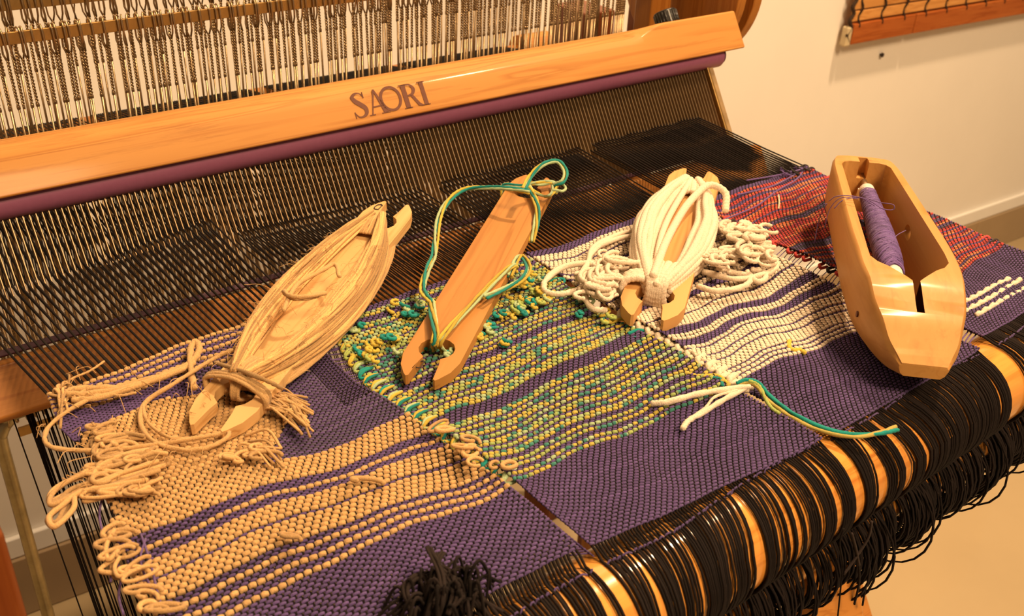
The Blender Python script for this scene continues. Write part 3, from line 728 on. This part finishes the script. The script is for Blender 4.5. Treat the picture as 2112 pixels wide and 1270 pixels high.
# black loops hanging on the apron rod, below the front beam
for idx, (th, x0, x1) in enumerate([(S1, .20, .74), (S2, .765, 1.25), (S3, 1.275, 1.75), (S4, 1.79, 2.26)]):
    lt = Tubes(4); r = random.Random(50 + idx)
    for k in range(200):
        f = (k + .5) / 200; bun = math.sin(f * math.pi * 4.0 + idx) * .012
        x = x0 + (x1 - x0) * f + r.gauss(0, .004) + bun
        gap = abs(math.sin(f * math.pi * 3 + idx * 1.3))
        rr_ = .066 + .020 * gap + r.gauss(0, .003)
        if gap < .12 and k % 3: continue
        if r.random() < .05: rr_ += .018
        sk = r.gauss(0, .007); el = r.uniform(.97, 1.10); n = 22
        ang = np.linspace(R_(-70), R_(270), n)
        cx0 = YC + r.gauss(0, .004); cz0 = ZC - (rr_ * el - .066) * .8 + r.gauss(0, .003)
        pts = np.stack([x + sk * np.sin(ang) + r.gauss(0, .003) * np.cos(2 * ang), cx0 - rr_ * np.sin(ang), cz0 + rr_ * el * np.cos(ang)], 1)
        lt.add(pts, .0023, BLK * (.7 + .8 * r.random()))
    if idx == 1:
        for L in [[(1740, 1090), (1732, 1120), (1738, 1160), (1735, 1200), (1728, 1270)], [(1760, 1110), (1770, 1150), (1772, 1200), (1762, 1246)], [(1808, 1140), (1798, 1180), (1785, 1215), (1779, 1248)]]:
            lt.add(spline([PY(a, b, .60) for a, b in L], 6), .0021, BLK)
        for L in [[(1798, 1075), (1790, 1110), (1765, 1150), (1740, 1185)], [(1757, 1100), (1765, 1130), (1772, 1165)]]:
            lt.add(spline([PY(a, b, .585) for a, b in L], 6), .0026, BLK * 3)
    lt.build('hanging_loops', M['black'], th, 'tangled black loops on the rod', 'stuff')
# knot of black ends on the front corner
kt_ = Tubes(4); r = random.Random(5)
for k in range(90):
    a = r.uniform(0, 2 * math.pi); b = r.uniform(.2, 1.)
    c = P(925 + r.gauss(0, 30), 1262 + r.gauss(0, 12), .02)
    d = c + np.array([math.cos(a) * .045 * b, math.sin(a) * .030 * b, .02 + .05 * r.random()]); e = c + np.array([math.cos(a) * .085 * b, math.sin(a) * .06 * b, -.01 + .03 * r.random()])
    kt_.add(spline([c, d, e], 6), .0024, BLK * (.6 + 1.2 * r.random()))
for L in [[(905, 1268, .05), (912, 1230, .07), (905, 1180, .08), (885, 1130, .08)], [(880, 1268, .05), (892, 1210, .07), (905, 1160, .075), (910, 1140, .07)], [(960, 1268, .05), (935, 1210, .07), (900, 1165, .07)], [(925, 1268, .06), (945, 1225, .07), (935, 1180, .075)], [(850, 1268, .05), (842, 1210, .06), (870, 1190, .06), (880, 1240, .05)],
          [(1030, 1268, .03), (985, 1220, .045), (935, 1180, .05), (905, 1165, .05)], [(1010, 1275, .03), (970, 1225, .045), (920, 1180, .05)], [(830, 1275, .03), (835, 1225, .045), (870, 1190, .05), (900, 1180, .05)]]:
    for d in range(3): kt_.add(spline([P(a + r.gauss(0, 6), b + r.gauss(0, 3), z) for a, b, z in L], 7), .0028, BLK * (1.2 + 1.2 * r.random()))
kt_.build('knot_of_ends', M['black'], S1, 'knot of black warp ends at the front edge', 'stuff')

# ------------------------------------------------------------------ stick shuttles
def frame(cb, ct, zb_, zt):
    A = P(*cb, zb_); B = P(*ct, zt); L = np.linalg.norm(B - A); ex = (B - A) / L
    ey = np.cross([0, 0, 1], ex); ey /= np.linalg.norm(ey); ez = np.cross(ex, ey); return A, ex, ey, ez, L
def stick(label, cb, ct, zb_, zt, wdt, mat, th_=.021, tips=True):
    A, ex, ey, ez, L = frame(cb, ct, zb_, zt); h = wdt / 2
    base = A + ex * L / 2
    th = thing('stick_shuttle', base, label, 'shuttle', 'stick shuttles lying on the cloth')
    def end():   # outline of one notched end, from the left edge to the right edge (u inward from the tip, v across)
        o = [(.150, h), (.062, h), (.030, h * .86), (.006, h * .60), (.000, h * .50), (.003, h * .42), (.045, h * .36), (.062, h * .30)]
        c = (.094, .0); R = h * .62
        for i in range(0, 13):
            a = math.pi - R_(24) + (-(2 * math.pi) + 2 * R_(24)) * 0 ; 
        a0, a1 = R_(151), R_(-151)
        for i in range(13):
            a = a0 + (a1 - a0) * i / 12; o.append((c[0] + R * math.cos(a), c[1] + R * math.sin(a)))
        o += [(.062, -h * .30), (.045, -h * .36), (.003, -h * .42), (.000, -h * .50), (.006, -h * .60), (.030, -h * .86), (.062, -h), (.150, -h)]
        return o
    e = end(); poly = [A + ex * u + ey * v for u, v in e] + [A + ex * (L - u) - ey * v for u, v in e]
    bm = bmesh.new()
    top = [bm.verts.new(Vector(p)) for p in poly]; bot = [bm.verts.new(Vector(p - ez * th_)) for p in poly]
    n = len(poly)
    for i in range(n): bm.faces.new((top[i], top[(i + 1) % n], bot[(i + 1) % n], bot[i]))
    from mathutils.geometry import tessellate_polygon
    p2 = [Vector((float((p - A) @ ex), float((p - A) @ ey), 0)) for p in poly]
    for a_, b_, c_ in tessellate_polygon([p2]):
        bm.faces.new((top[a_], top[b_], top[c_])); bm.faces.new((bot[c_], bot[b_], bot[a_]))
    o = bmobj('board', bm, mat, th, .0028)
    # align the grain with the board: texture space follows the object's own axes
    rot = Matrix(((ex[0], ey[0], ez[0]), (ex[1], ey[1], ez[1]), (ex[2], ey[2], ez[2])))
    for v in o.data.vertices: v.co = rot.inverted() @ v.co
    o.rotation_euler = rot.to_euler()
    def at(u, v, z=0.): return A + ex * u + ey * v + ez * z
    return th, at, L, h, o
# 1: jute
sh1, at1, L1, h1, b1 = stick('pale stick shuttle wound full with tan jute, over the leftmost strip', (425, 883), (818, 418), .035, .085, .112, M['board1'])
jw = Tubes(8); r = random.Random(21)
n1 = 46
for side in (1, -1):
    for k in range(n1):
        f = (k // 2) / (n1 // 2 - 1); lay = k % 2
        wv = h1 * (.66 + 1.02 * f + r.gauss(0, .03)); u0, u1 = .112, L1 - .110
        pts = []
        for t in np.linspace(0, 1, 9):
            prof = math.sin(math.pi * min(1, max(0, t * .94 + .03))) ** .72
            v = side * (wv * prof) + r.gauss(0, .0016)
            top = .006 + (.010 + .006 * lay) * math.sin(min(1, f * 1.25) * math.pi) ** .6 if f < .8 else .004 - (f - .8) * .07
            pts.append(at1(u0 + (u1 - u0) * t, v, top + .014 * (1 - prof) + r.gauss(0, .0012)))
        jw.add(spline(pts, 6), .0029 * (.8 + .4 * r.random()), JUT * np.array([1.05, 1.02, .95]) * r.choice((.62, .9, 1.05, 1.2, 1.35)), lobes=2, twist=1500)
for side in (1, -1):   # underside turns seen at the edges
    for k in range(4):
        pts = [at1(.108 + (L1 - .208) * t, side * h1 * (1.35 + .09 * k) * math.sin(math.pi * min(1, max(0, t * .92 + .04))) ** .5, -.012 - .002 * k) for t in np.linspace(0, 1, 9)]
        jw.add(spline(pts, 6), .0030, JUT * (.7 + .3 * r.random()), lobes=2, twist=1100)
for e_, d in ((.105, 1), (L1 - .098, -1)):   # the throat where the strands dive into the notch
    for k in range(34):
        v0 = h1 * .5 * r.uniform(-1, 1)
        jw.add(spline([at1(e_ + d * .075, v0 * 1.5, .012), at1(e_ + d * .03, v0 * .8, .018 + .008 * r.random()), at1(e_ - d * .004, v0 * .35, .012), at1(e_ - d * .012, v0 * .3, -.012), at1(e_ + d * .02, v0 * .6, -.028)], 5), .0029, JUT * (.8 + .4 * r.random()), lobes=2, twist=1100)
for k in range(3):
    jw.add(spline([at1(.10, h1 * 1.05, -.012), at1(.108 + .006 * k, h1 * 1.08, .010), at1(.098 + .006 * k, .0, .026), at1(.085 + .007 * k, -h1 * 1.02, .012), at1(.085, -h1 * 1.0, -.020)], 6), .0042, JUT * (.55 if k == 2 else .85), lobes=2, twist=1100)
jw.add(pxs([(585, 600, .115), (600, 610, .12), (630, 612, .12), (672, 604, .118)], .1, 6), .0042, JUT, lobes=2, twist=900)
jw.add(pxs([(586, 604, .112), (610, 617, .115), (650, 612, .115), (660, 606, .115)], .1, 6), .0036, JUT * .85, lobes=2, twist=900)
jw.add(pxs([(700, 570, .11), (690, 545, .115), (660, 560, .115), (610, 590, .112), (585, 640, .11)], .1, 6), .004, JUT * 1.05, lobes=2, twist=900)
jw.build('wound_jute', M['jute'], sh1, 'tan jute wound from notch to notch', 'stuff')
fz = Tubes(3)
for _ in range(200):
    u = r.uniform(.12, L1 - .22); s_ = r.choice((-1, 1)); c = at1(u, s_ * h1 * r.uniform(.4, 1.35), .02 + .008 * r.random())
    d = np.array([r.gauss(0, .016), r.gauss(0, .016), r.gauss(0, .008)])
    fz.add(spline([c, c + d * .5 + [r.gauss(0, .004), 0, .006], c + d], 4), .0004, JUT * 1.1)
fz.build('jute_fuzz', M['jute'], sh1, 'stray jute fibres', 'stuff')
jl = Tubes(8)
for L, rad in [([(480, 722, .05), (440, 740, .04), (360, 790, .04), (300, 830), (290, 870), (310, 905), (360, 925), (420, 925), (465, 905), (470, 890), (440, 897), (330, 915), (220, 928), (120, 925), (92, 905), (110, 870), (170, 830), (250, 795), (330, 775)], .0037),
               ([(330, 775), (390, 750), (410, 725), (408, 708), (396, 712), (392, 735), (395, 770), (400, 800)], .0060),
               ([(400, 748), (340, 775), (260, 800), (190, 812), (140, 812), (160, 802), (240, 800)], .0060), ([(380, 760), (300, 790), (210, 818), (150, 825)], .0052),
               ([(130, 825), (122, 800), (150, 780), (185, 765), (215, 745)], .0020), ([(150, 820), (190, 800), (240, 815), (280, 810)], .0024), ([(295, 838), (305, 870), (345, 900), (400, 905)], .0030),
               ([(445, 748, .06), (500, 765, .075), (550, 785, .075), (580, 800, .05)], .0036)]:
    jl.add(pxs([(a[0], a[1], a[2] if len(a) > 2 else .030) for a in L], .03, 8), rad, JUT * (.6 if rad == .0036 else .95 + .1 * rnd.random()), lobes=2, twist=900)
for _ in range(70):
    c = P(rnd.choice([140, 160, 300, 250, 200, 410, 330]) + rnd.gauss(0, 24), rnd.choice([815, 800, 930, 990, 880]) + rnd.gauss(0, 16), .03)
    d = np.array([rnd.gauss(0, .02), rnd.gauss(0, .02), rnd.gauss(0, .01)])
    jl.add(spline([c, c + d * .5 + [rnd.gauss(0, .006), 0, .01], c + d], 5), .0006, JUT)
jl.build('trailing_jute', M['jute'], sh1, 'loose jute tail lying on the cloth', 'stuff')

# marks on the boards (small burnt glyphs on the notch walls)
def mark(th, pts, rad=.0012):
    tb = Tubes(4); tb.add(spline(pts, 6), rad, BLK); tb.build('mark', M['markink'], th)
def deer(th, at, u, v, sc=1., z=.0012, d=1):
    g = lambda a, b: at(u + d * a * .010 * sc, v + b * .008 * sc, z)
    mark(th, [g(-1, -.6), g(1, -.6), g(1.2, .4), g(0, .9), g(-1, .5), g(-1, -.5)]); mark(th, [g(1, .3), g(1.5, -.3), g(.9, -.9)])
deer(sh1, at1, L1 - .035, h1 * .55)

# 2: bare board with thin yarn
sh2, at2, L2, h2, b2 = stick('reddish cherry stick shuttle, almost bare, with a few yellow and teal strands', (866, 779), (1107, 363), .032, .070, .108, M['board2'])
cols3 = [TEAL * 1.1, YEL * 1.0, MINT * 1.0, YEL * .8]
def strandset(tb, pts, rad=.0030, n=3, sp=.0050, per=8, seed=0, roll=.9):
    c = spline(pts, per); t = np.gradient(c, axis=0); t /= np.linalg.norm(t, axis=1)[:, None]
    upv = np.array([0, 0, 1.]); b = np.cross(t, upv); b /= np.linalg.norm(b, axis=1)[:, None] + 1e-9; a = np.cross(b, t)
    s = np.linspace(0, 1, len(c))
    for k in range(n):
        ph = seed + k * 2 * math.pi / n + s * roll * 6
        off = b * (np.cos(ph) * sp)[:, None] + a * (np.sin(ph) * sp * .5 + sp * .4)[:, None]
        tb.add(c + off, rad, cols3[(k + seed) % 4] * (.92 + .12 * rnd.random()), lobes=2, twist=1300)
y2 = Tubes(9)
strandset(y2, [at2(.110, .012, -.018), at2(.098, .006, .006), at2(.118, .010, .016), at2(.19, h2 * .75, .010), at2(.235, h2 * 1.05, .004), at2(.24, h2 * 1.1, -.016)], n=4, seed=0)
strandset(y2, [at2(.110, -.008, -.018), at2(.098, -.004, .006), at2(.120, -.010, .018), at2(.22, -h2 * .35, .010), at2(.34, -h2 * .75, .008), at2(.42, -h2 * 1.08, .004), at2(.43, -h2 * 1.1, -.018)], n=3, seed=1)
q = lambda L: [P(a, b, z) for a, b, z in L]
strandset(y2, q([(887, 625, .05), (872, 600, .05), (880, 560, .06), (895, 530, .06), (898, 500, .07), (905, 455, .08), (925, 415, .09), (960, 392, .10), (1010, 388, .11), (1060, 392, .12), (1092, 398, .12)]), n=3, seed=0, roll=1.6)
strandset(y2, q([(1000, 615, .06), (1040, 598, .05), (1075, 578, .05), (1090, 555, .05), (1080, 532, .05), (1068, 535, .05), (1050, 570, .045)]), n=3, seed=2)
strandset(y2, q([(1080, 390, .12), (1095, 365, .13), (1120, 340, .15), (1150, 335, .15), (1165, 355, .14), (1160, 375, .13), (1143, 382, .12)]), n=3, seed=0, roll=.7)
strandset(y2, q([(1140, 382, .12), (1158, 383, .12), (1166, 390, .12), (1160, 397, .12), (1140, 396, .12)]), n=1, seed=2, rad=.003)
strandset(y2, [at2(L2 - .10, h2 * 1.12, -.018), at2(L2 - .09, h2 * 1.1, .006), at2(L2 - .10, h2 * .3, .012), at2(L2 - .09, 0, .016), at2(L2 - .070, -h2 * .5, .016), at2(L2 - .055, -h2 * 1.05, .010), at2(L2 - .055, -h2 * 1.1, -.012)], n=3, seed=0)
strandset(y2, [at2(L2 - .085, .004, .016), at2(L2 - .078, -h2 * .5, .016), at2(L2 - .055, -h2 * .95, .012), at2(L2 - .085, -h2 * 1.12, .004), at2(L2 - .13, -h2 * .95, .010), at2(L2 - .11, -.004, .014)], n=2, seed=1)
strandset(y2, [at2(L2 - .095, 0, .014), at2(L2 - .13, -h2 * .35, .014), at2(L2 - .19, -h2 * .85, .010), at2(L2 - .26, -h2 * 1.12, .002), at2(L2 - .30, -h2 * 1.12, -.02)], n=4, seed=1)
y2.build('yarn_strands', M['yarn'], sh2, 'yellow, teal and mint yarn strands', 'stuff')
deer(sh2, at2, L2 - .055, h2 * .22, .8); deer(sh2, at2, .045, h2 * .30 , .9, -.006)

# 3: cream wool
sh3, at3, L3, h3, b3 = stick('light wooden stick shuttle wound with thick cream wool', (1335, 655), (1438, 350), .045, .060, .128, M['board3'], .026)
w3 = Tubes(10); r = random.Random(31)
def rib(tb, pts, rad=.0085, c=1.):
    p = spline(pts, 14); L = np.concatenate([[0], np.cumsum(np.linalg.norm(np.diff(p, axis=0), axis=1))])
    n = int(L[-1] / .0034); li = np.linspace(0, L[-1], n); p = np.stack([np.interp(li, L, p[:, i]) for i in range(3)], 1)
    tb.add(p, rad * (1 + .10 * np.sin(np.arange(n) * math.pi * .66)), WHT * c)
def side3(vmax, z, side, u0=.118, u1=None, rad=.0080, c=1.):
    u1 = L3 - .112 if u1 is None else u1
    pts = []
    for t in np.linspace(0, 1, 8):
        pr_ = math.sin(math.pi * (t * .90 + .05)) ** .75
        pts.append(at3(u0 + (u1 - u0) * t, side * vmax * pr_ + r.gauss(0, .002), z * (.6 + .4 * pr_) + .006))
    rib(w3, pts, rad, c)
for side, lay in ((1, [(.62, .008), (.78, .010), (.93, .012), (1.08, .012), (1.22, .010), (1.34, .002), (.86, .022), (1.0, .024), (1.15, .022), (1.3, .014), (1.42, -.008), (1.3, -.022)]), (-1, [(.66, .008), (.82, .010), (.98, .011), (1.12, .010), (1.24, .004), (.92, .022), (1.06, .020), (1.2, .014), (1.3, -.008), (1.2, -.022)])):
    for v, z in lay: side3(h3 * v, z, side, c=.92 + .1 * r.random())
rib(w3, [at3(.115, .01, .03), at3(.26, h3 * .15, .030), at3(.40, -h3 * .02, .034), at3(.50, -h3 * .25, .036), at3(.58, -h3 * .7, .044), at3(.575, -h3 * 1.35, .034), at3(.53, -h3 * 1.5, .008)], .0085)
rib(w3, [at3(.10, .0, .02), at3(.24, h3 * .3, .026), at3(.40, h3 * .35, .026), at3(L3 - .12, h3 * .05, .022)], .007)
for k in range(11):
    v0 = h3 * r.uniform(-.62, .62)
    rib(w3, [at3(.20, v0 * 1.25, .018), at3(.145, v0 * .7, .024), at3(.110, v0 * .45, .018), at3(.100, v0 * .4, -.004), at3(.11, v0 * .6, -.04)], .0075, .95)
    rib(w3, [at3(L3 - .18, v0 * 1.2, .014), at3(L3 - .14, v0 * .9, .018), at3(L3 - .112, v0 * .6, .010), at3(L3 - .108, v0 * .5, -.02)], .0075, .98)
for k in range(4):
    rib(w3, [at3(.115, h3 * .55, -.03), at3(.108 + .012 * k, h3 * 1.08, -.01), at3(.115 + .01 * k, h3 * .95, .012), at3(.120 + .008 * k, h3 * .45, .016), at3(.12, h3 * .2, -.01)], .0075)
w3.build('wound_wool', M['fluff'], sh3, 'thick ribbed cream wool', 'stuff')

# ------------------------------------------------------------------ boat shuttle with its bobbin
FA = P(1776, 318, .17); FA[2] = 0; TI = P(1905, 762, .075); TI[2] = 0
bx = TI - FA; LB = np.linalg.norm(bx); bx /= LB; by = np.array([-bx[1], bx[0], 0]); Zb = .024
def bt(u, v, z): return FA + bx * u * LB + by * v + np.array([0, 0, Zb + z])
us = [0, .012, .035, .07, .12, .25, .4, .55, .66, .74, .80, .86, .91, .95, .98, 1.0]
aw = np.interp(us, [0, .012, .035, .07, .12, .3, .6, .74, .86, .95, 1.], [.030, .052, .066, .074, .079, .086, .096, .095, .084, .064, .042])
tz = np.interp(us, [0, .035, .6, .70, .80, .91, 1.], [.140, .146, .150, .150, .140, .105, .060])
bz = np.interp(us, [0, .1, .6, .8, .92, 1.], [.035, .012, .0, .004, .016, .034])
sm = spline(np.stack([us, aw, tz, bz], 1), 4); us, aw, tz, bz = sm.T
bm = bmesh.new(); rowsb = []
for u, a, t, b in zip(us, aw, tz, bz):
    hh = t - b; c = min(.030, hh * .45); rc = min(.010, hh * .2); e = []
    for sx in (-1, 1):
        side = [(a * .93, t), (a - .004, t - .002), (a, t - rc), (a * 1.0, b + c * 1.4), (a * .90, b + c * .5), (a * .74, b)]
        if sx == 1: side = side[::-1]
        e += [(sx * v, z) for v, z in side]
    rowsb.append([bm.verts.new(Vector(bt(u, v, z))) for v, z in e])
for a, b in zip(rowsb, rowsb[1:]):
    n = len(a)
    for i in range(n): bm.faces.new((a[i], a[(i + 1) % n], b[(i + 1) % n], b[i]))
bm.faces.new(rowsb[0][::-1]); bm.faces.new(rowsb[-1])
bs = thing('boat_shuttle', bt(.5, 0, 0), 'big varnished wooden boat shuttle lying across the cream and red strips', 'shuttle')
hull = bmobj('hull', bm, M['boat'], bs)
def cutter(poly, z0, z1, taper=0):
    b_ = bmesh.new()
    prism(b_, [bt(u, v, z0) for u, v in poly], (0, 0, z1 - z0)); o = bmobj('cut', b_, None, bs); return o
def rbox(u0, u1, v0, v1, ru, n=5):
    rv = ru * LB; out = []
    for cu, cv, a0 in ((u1 - ru, v1 - rv, 0), (u0 + ru, v1 - rv, 90), (u0 + ru, v0 + rv, 180), (u1 - ru, v0 + rv, 270)):
        for i in range(n):
            a = R_(a0 + 90 * i / (n - 1)); out.append((cu + ru * math.cos(a), cv + rv * math.sin(a)))
    return out
def trap(u0, u1, va, vb, ru=.03, n=5):
    out = []
    for (cu, hv, a0, s) in ((u1 - ru, vb, 0, 1), (u0 + ru, va, 90, 1), (u0 + ru, va, 180, -1), (u1 - ru, vb, 270, -1)):
        rv = ru * LB
        for i in range(n):
            a = R_(a0 + 90 * i / (n - 1)); out.append((cu + ru * math.cos(a), s * (hv - rv) + rv * math.sin(a)))
    return out
cav = [(.095, .056), (.66, .073), (.705, .073), (.728, .062), (.745, .044), (.775, .022), (.800, .004), (.800, -.004), (.775, -.022), (.745, -.044), (.728, -.062), (.705, -.073), (.66, -.073), (.095, -.056), (.075, -.048), (.066, -.034), (.066, .034), (.075, .048)]
cuts = [cutter(cav, -.1, .3), cutter([(.72, -.007), (.885, -.007), (.885, .007), (.72, .007)], .085, .3), cutter([(.025, -.011), (.09, -.011), (.09, .011), (.025, .011)], .105, .3)]
# oval yarn eye in the right wall
b_ = bmesh.new(); prism(b_, [bt(.37 + .028 * math.cos(t), .02 if False else .055, .085 + .016 * math.sin(t)) for t in np.linspace(0, 2 * math.pi, 16, endpoint=False)], by * .08); cuts.append(bmobj('cut', b_, None, bs))
bpy.context.view_layer.update()
for c in cuts:
    md = hull.modifiers.new('b', 'BOOLEAN'); md.operation = 'DIFFERENCE'; md.solver = 'EXACT'; md.object = c
md = hull.modifiers.new('bev', 'BEVEL'); md.width = .0035 * S; md.segments = 3; md.limit_method = 'ANGLE'; md.angle_limit = R_(38)
dg = bpy.context.evaluated_depsgraph_get(); me = bpy.data.meshes.new_from_object(hull.evaluated_get(dg)); hull.modifiers.clear(); hull.data = me
if not me.materials: me.materials.append(M['boat'])
me.polygons.foreach_set('use_smooth', np.ones(len(me.polygons), dtype=bool)); me.set_sharp_from_angle(angle=R_(32))
for c in cuts: bpy.data.objects.remove(c)
rot = Matrix(((bx[0], by[0], 0), (bx[1], by[1], 0), (bx[2], by[2], 1)))
for v in hull.data.vertices: v.co = rot.inverted() @ v.co
hull.rotation_euler = rot.to_euler()
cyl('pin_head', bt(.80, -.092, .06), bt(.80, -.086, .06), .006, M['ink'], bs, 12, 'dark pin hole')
PF = P(1787, 392, .119); PN = P(1855, 602, .124)
def bb(u, v, z): return PF + (PN - PF) * (u - .205) / .563 + by * v + np.array([0, 0, z - .074])
cyl('spindle', P(1775, 353, .125), PF, .0075, M['steel'], bs, 16)
boxo_ = bmesh.new(); prism(boxo_, [bt(.095, -.008, .070), bt(.14, -.008, .070), bt(.14, .008, .070), bt(.095, .008, .070)], (0, 0, .020)); bmobj('spindle_block', boxo_, M['core'], bs, .002)
bob = thing('bobbin', bt(.42, 0, .085), 'white bobbin wound with purple thread inside the boat shuttle', 'bobbin')
def loft(name, prof, mat, parent, k=28, col=None, lobes=0):
    tb = Tubes(k); tb.add([bb(u, 0, .074) for u, _ in prof], [r_ for _, r_ in prof], col if col is not None else (1, 1, 1)); return tb.build(name, mat, parent)
loft('core', [(.200, .004), (.200, .0150), (.206, .0175), (.30, .0178), (.70, .0170), (.745, .0150), (.765, .010), (.768, .003)], M['core'], bob)
r = random.Random(3)
pf = []
for u in np.linspace(.235, .675, 90):
    f = (u - .235) / .44; rr_ = .0165 + .0085 * min(1, f / .55) - .006 * max(0, (f - .80) / .2); pf.append((u, rr_))
loft('yarn_body', [(.233, .0160)] + pf + [(.678, .0160)], M['yarn'], bob, 28, PUR2 * .85)
yt = Tubes(4)
for k in range(300):
    u0 = .235 + .44 * (k + .5) / 300; f = (u0 - .235) / .44; rr_ = .0170 + .0085 * min(1, f / .55) - .006 * max(0, (f - .80) / .2)
    tl = r.gauss(.0, .012); a = np.linspace(-.5, 3.7, 16); ph = r.random() * 6.28
    pts = [bb(u0 + tl * math.cos(t), rr_ * math.cos(t), .074 + rr_ * math.sin(t)) for t in a]
    yt.add(pts, .0013 + .0006 * r.random(), PUR2 * (.75 + .8 * r.random()))
yt.build('yarn_turns', M['yarn'], bob, 'purple thread turns', 'stuff')
lt = Tubes(4)
for L in [[(1709, 415, .16), (1725, 405, .18), (1755, 404, .19), (1790, 412, .19), (1820, 430, .18), (1842, 432, .18), (1842, 422, .19), (1818, 418, .18), (1790, 410, .17)], [(1700, 470, .10), (1712, 430, .15), (1735, 408, .18), (1770, 410, .18)], [(1720, 430, .15), (1740, 412, .17), (1775, 408, .18), (1805, 425, .17)],
          [(1838, 500, .15), (1850, 485, .14), (1868, 475, .13)], [(1680, 500, .02), (1690, 450, .04), (1705, 420, .14)]]:
    lt.add(pxs(L, .1, 8), .0010, PUR2 * 1.2)
lt.build('loose_thread', M['yarn'], bob, 'fine purple thread looping over the rim')

# ------------------------------------------------------------------ small loose pieces
def piece(name, label, lines, mat, cat, z=.014):
    tb = Tubes(9); p0_ = None
    for L, rad, c in lines:
        p = pxs(L, z, 8); p0_ = p[len(p) // 2] if p0_ is None else p0_
        tb.add(p, rad, c, lobes=2, twist=1000)
    V = tb
    o = V.build(name, mat); mesh_to(o, p0_); return props(o, label, cat, 'loose yarn tails on the cloth' if name == 'yarn_tail' else None)
def mesh_to(o, p):
    w_ = W(p)[0]; n = len(o.data.vertices); a = np.zeros(n * 3); o.data.vertices.foreach_get('co', a); a = a.reshape(-1, 3) - w_
    o.data.vertices.foreach_set('co', a.ravel()); o.data.update(); o.location = w_
piece('yarn_tail', 'teal and olive yarn tail curving from the cream strip onto the purple cloth', [
    ([(1520, 790, .02), (1540, 783, .026), (1565, 790, .024), (1590, 818), (1640, 855), (1700, 882), (1760, 896), (1820, 893), (1852, 886)], .0036, TEAL * 1.3),
    ([(1525, 793, .018), (1543, 789, .022), (1562, 798, .02), (1585, 826), (1635, 862), (1698, 890), (1760, 901), (1810, 893), (1848, 880)], .0036, YEL * np.array([.75, .8, 1.6])),
    ([(1545, 785, .026), (1565, 795, .022), (1580, 825), (1592, 842), (1608, 853)], .0034, LIME)], M['yarn'], 'yarn')
piece('yarn_tail', 'cream yarn ends, two splayed pieces with frayed tips beside the green strip', [
    ([(1545, 797, .022), (1500, 803, .026), (1440, 812, .026), (1380, 828, .022), (1345, 832)], .0054, WHT),
    ([(1540, 798, .02), (1500, 820, .02), (1450, 850), (1420, 868), (1408, 884)], .0050, WHT * .97),
    ([(1520, 805, .024), (1475, 818, .024), (1455, 840), (1425, 862)], .0024, WHT)], M['fluff'], 'yarn')
piece('yarn_tail', 'short yellow yarn end at the front corner of the green strip', [
    ([(1413, 768), (1440, 775), (1480, 775), (1500, 790)], .0036, YEL), ([(1465, 778), (1485, 782), (1490, 795)], .0036, TEAL)], M['yarn'], 'yarn')
piece('yarn_snippet', 'curled yellow snippet of yarn lying on the cream strip', [([(1628, 703), (1627, 715), (1636, 722), (1650, 722), (1660, 728)], .0046, YEL * 1.1)], M['yarn'], 'yarn')
piece('thread_snippet', 'tiny pale thread standing on the red strip', [([(1606, 402, .02), (1607, 415, .018), (1606, 430, .012)], .0018, WHT)], M['yarn'], 'thread')
